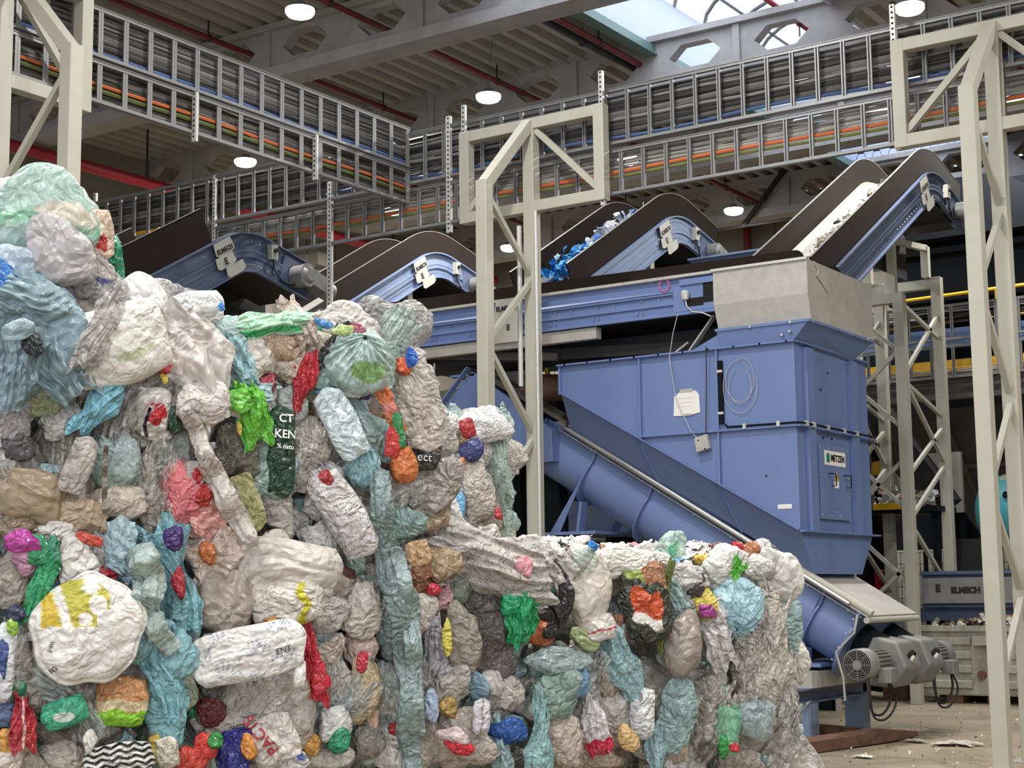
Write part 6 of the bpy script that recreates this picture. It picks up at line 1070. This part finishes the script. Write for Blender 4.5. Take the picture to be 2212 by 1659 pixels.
for key, npar, nsc, veil in (('D', 42, 70, 6), ('E', 28, 80, 6), ('F', 22, 45, 3), ('A', 28, 80, 6), ('B', 40, 90, 6), ('C', 14, 150, 7)):
    if key == 'F': fill(key, npar, nsc, (50, 80), (18, 38), (-.12, .02))
    else: fill(key, npar, nsc)
    t, poly, base = BALES[key]; xs = [p[0] for p in poly]; ys = [p[1] for p in poly]; k = 0
    while k < veil:      # thin clear films stretched over the face
        x = rng.uniform(min(xs) + 30, max(xs) - 30); y = rng.uniform(min(ys) + 60, max(ys) - 60)
        w_ = rng.uniform(70, 130) * (.6 if key == 'F' else 1); hh_ = w_ * rng.uniform(1.2, 1.9)
        if inpoly(x, y, poly) and inpoly(x, max(y - hh_ * .6, 1180 if key in 'AB' else -1e9), poly): item('sheet', x, y, w_, hh_, rng.uniform(-50, 50), rng.choice(['d9d3cb', 'cfd6d5', 'c9bfb3', 'dcdcda', 'bcc9c9']), 'v', rng.uniform(.06, .095), t, 'thin clear film', base, big=True, folds=rng.uniform(2, 3.5)); k += 1
# top rim of the right bale: pale crumbs and scraps seen edge on
t = BALES['C'][0]; Vs = []; Fs = []; Cs = []; o_ = 0
for i in range(520):
    q = rng.random(); x = 1130 + q * 520; d = rng.uniform(-.75, -.04); p = place(x, 1200, d, P0)[0]; p[2] = 1.745 + .075 * min(1, -d * 2.2) + rng.random() * .035 + (.0 if x > 1250 else .02)
    s = rng.uniform(.02, .06); V, F, u, v = g_sheet(1, rng.uniform(.8, 1.6), False); B, _ = np.linalg.qr(nr.normal(size=(3, 3)) * .24 + np.array([[0, 1, 0], [1, 0, 0], [0, 0, 1.]])); W = p + V @ B * s * 1.6; Vs.append(W); Fs.append(F + o_); o_ += len(W)
    Cs.append(shade(rng.choice(['e6dfd4', 'dfd6ca', 'ece7e0', 'd6dcd9', 'd4c6b8', 'c6d3d0', 'e2d0c9']) if rng.random() < .92 else rng.choice(['d58a93', 'c98b5a', '6aa3cf', '8a5a48']), len(W), V))
s = fastmesh('film_scraps', np.concatenate(Vs), np.concatenate(Fs), np.concatenate(Cs), fm('f'), t, label='pale scraps on the flat top'); s['kind'] = 'stuff'
# ------------- loose things lying on top of the bales
def loose(kind, x, y, w_, h_, rot, c, label, cat, mk='f', off=0, base=P0, name=None, **kw): o = item(kind, x, y, w_, h_, rot, c, mk, off, None, None, base, name=name, **kw); return tag(o, label, cat)
loose('bag', 60, 425, 170, 90, 0, 'dedad6', 'white bag with orange print crowning the pile at far left', 'bag', 's', off=-.1, cr=.4, paint=p_spot('dba088', .45, .2, .35, .3), name='plastic_bag')
loose('bag', 165, 470, 90, 150, 12, 'd9d6cc', 'slim white packet with green and orange spots sticking up beside the left post', 'bag', off=-.06, paint=p_multi(p_spot('3f9f62', 0, .55, .35, .18), p_spot('d9843a', -.3, .3, .35, .14)), name='plastic_packet')
loose('bag', 95, 490, 240, 190, -8, '9fbdb4', 'large mint green bag on top of the pile at far left', 'bag', 's', .0, cr=.45, paint=p_multi(p_strip('86b79c', -.1, .2), p_spot('c8c2b2', .3, .3, .5, .25)), name='plastic_bag')
loose('bag', 130, 560, 160, 130, 15, 'b5aeb2', 'lilac grey bag below the large mint bag', 'bag', 's', .07, cr=.6, name='plastic_bag')
loose('pouch', 218, 505, 56, 110, 8, 'd3b6a0', 'upright packet with red print beside the large mint bag', 'packet', 'f', .06, paint=p_multi(p_spot('a8332c', -.1, -.3, .6, .4), p_spot('c9c2ae', 0, .2, .3, .25)), name='plastic_packet', thick=.2)
loose('bag', 195, 600, 130, 100, 0, '9f928b', 'taupe crumpled bag under the red printed packet', 'bag', 'f', .05, name='plastic_bag')
loose('bag', 245, 560, 42, 100, -4, '13805c', 'dark green crinkled foil wrapper against the brown conveyor wall', 'wrapper', 'g', -.05, name='foil_wrapper')
loose('bag', 28, 580, 140, 110, 0, 'a7bbcb', 'pale sky blue bag at the left edge', 'bag', 's', .05, cr=.5, name='plastic_bag'); loose('bag', 8, 610, 66, 80, 10, '2b76c4', 'vivid blue bag tucked in at the left edge', 'bag', 'g', .1, name='plastic_bag')
t = thing('plastic_bag', 'big blue-grey bag gathered into a knot at the left', 'bag', place(75, 730, .06, P0)[0]); bk = '7f9aa5'
item('bag', 80, 725, 225, 260, 10, bk, 's', .05, t, name='gathered_body', cr=1.1); item('sheet', 40, 800, 120, 170, -8, '7b95a0', 's', .14, t, name='fold', folds=1.6); item('sheet', 135, 770, 130, 190, 28, '86a1ab', 's', .13, t, name='fold', folds=1.8)
item('sheet', 75, 655, 110, 170, 80, '8aa5ae', 's', .14, t, name='fold', folds=1.4); item('bag', 72, 742, 36, 66, 10, '252e33', 'f', .19, t, 'dark patch painted as shade between the folds', name='fold_shade'); item('bag', 40, 715, 62, 46, 20, '8fa9b1', 's', .2, t, name='knot')  # dark lump gives the shade between the folds as colour
loose('bag', 170, 670, 130, 90, 0, 'b7a795', 'dusty beige bag behind the blue-grey knotted bag', 'bag', 'f', .02, name='plastic_bag')
loose('bag', 228, 625, 84, 90, 0, 'bdb8b2', 'clear bag holding a blue scrap, above the big white bags', 'bag', 'c', .06, paint=p_spot('3648a0', -.1, .25, .4, .16), name='plastic_bag')
loose('bag', 300, 660, 140, 140, 0, 'e0dbda', 'smooth white bag bulging at the top right of the left pile', 'bag', 's', -.02, cr=.35, name='plastic_bag', thick=.7)
loose('pouch', 252, 745, 230, 175, 20, 'd9d3c8', 'large cream white sack folded over the left bale', 'sack', 'p', .13, name='plastic_sack', paint=p_multi(p_spot('b9c0a0', .3, -.35, .4, .12)), thick=.35)
loose('sheet', 212, 715, 70, 190, -28, 'b8afa8', 'smoky clear film strip across the large cream sack', 'film', 't', .19, name='film_sheet')
loose('pouch', 425, 668, 120, 80, 12, 'dcd9d6', 'white printed packet beside the blue cap', 'packet', 'p', .03, paint=p_print, name='plastic_packet')
loose('sheet', 425, 790, 150, 270, 18, 'ddd0c7', 'long creamy white bag hanging down over the left bale edge', 'bag', 's', .12, name='plastic_bag', folds=1.1); loose('bag', 440, 865, 110, 90, 0, 'd2c3ba', 'creamy crumpled bag end above the twisted strip', 'bag', 'f', .13, name='plastic_bag')
loose('tied', 775, 785, 165, 150, 0, 'a6bfbb', 'round mint bag with gathered top and green contents', 'bag', 's', .1, paint=p_spot('86b06f', .15, -.3, .5, .3), pin=(.1, .72), k=16, thick=.6, name='plastic_bag')
loose('bag', 1448, 1190, 60, 90, -25, 'b6d2c6', 'minty clear bag standing on the right bale top', 'bag', 't', -.12, paint=p_spot('58b58a', .1, .1, .3, .5), name='plastic_bag')
loose('bag', 1590, 1185, 40, 34, 10, 'c2203a', 'red scrap lying on the right bale top', 'scrap', 'g', -.1, name='film_scrap'); loose('bag', 1558, 1198, 26, 60, 10, '7a4a38', 'brown pointed scrap standing on the right bale top', 'scrap', 'f', -.06, name='film_scrap')
loose('bag', 1625, 1195, 44, 46, 30, 'a3643c', 'orange brown piece at the right corner of the bale top', 'scrap', 'f', -.04, name='film_scrap'); loose('bag', 1645, 1180, 46, 36, 0, 'd8d6d2', 'white crumple perched at the right corner of the bale top', 'scrap', 'f', -.1, name='film_scrap'); loose('bag', 1518, 1211, 44, 24, -15, 'dcae25', 'yellow scrap on the right bale top', 'scrap', 'g', .03, name='film_scrap')
def bottle(x, y, L, ang, c, cap, label, off=.05):
    t_ = None; p, rt, up, nn, s = place(x, y, off, P0); a = math.radians(ang); d = rt * math.cos(a) + up * math.sin(a) + nn * .3; d /= np.linalg.norm(d); L *= s; t_ = thing('bottle', label, 'bottle', p)
    prof = [(0, .26), (.06, .3), (.55, .3), (.72, .22), (.84, .11), (.9, .1)]; o = ob('body', MB().tube([p + d * L * (k - .45) for k, _ in prof], [r * L * .8 for _, r in prof], 16), None, t_, smooth=True); set_col(o.data, [lin(c)] * len(o.data.vertices)); o.data.materials.append(fm('c'))
    o = ob('cap', MB().tube([p + d * L * .42, p + d * L * .58], .15 * L, 14), None, t_, label=cap[1]); set_col(o.data, [lin(cap[0])] * len(o.data.vertices)); o.data.materials.append(fm('g'))
bottle(1258, 1210, 80, 55, 'b9c3c0', ('2a7fd0', 'blue cap'), 'clear bottle with blue cap sticking out of the right bale top', .12)
bottle(450, 672, 60, 20, 'c9d0cc', ('2a86dd', 'bright blue cap'), 'clear bottle with bright blue cap on top of the upper middle bale', .12)
for (px, py, s_, h_, lb) in ((1863, 1633, .1, 'e8e2d6', 'small white paper scrap alone on the floor right of the forks'), (1840, 1602, .12, 'bfc2bf', 'grey film scrap on the floor below the fork tip'), (2070, 1607, .2, 'd8cbb4', 'torn cream film lying flat on the floor near the right post'), (1975, 1600, .12, 'cbbfa9', 'crumpled tan film scrap on the floor left of the torn cream piece')):
    p = onz(.02, px, py); V, F, u, v = g_sheet(2.6, 1.6, False); W = p + V * np.array([s_, s_, s_ * .35]); W[:, 2] += .012 - W[:, 2].min(); tag(fastmesh('floor_scrap', W, F, shade(h_, len(V), np.stack([u, v, 0 * u], -1)), fm('f')), lb, 'scrap')
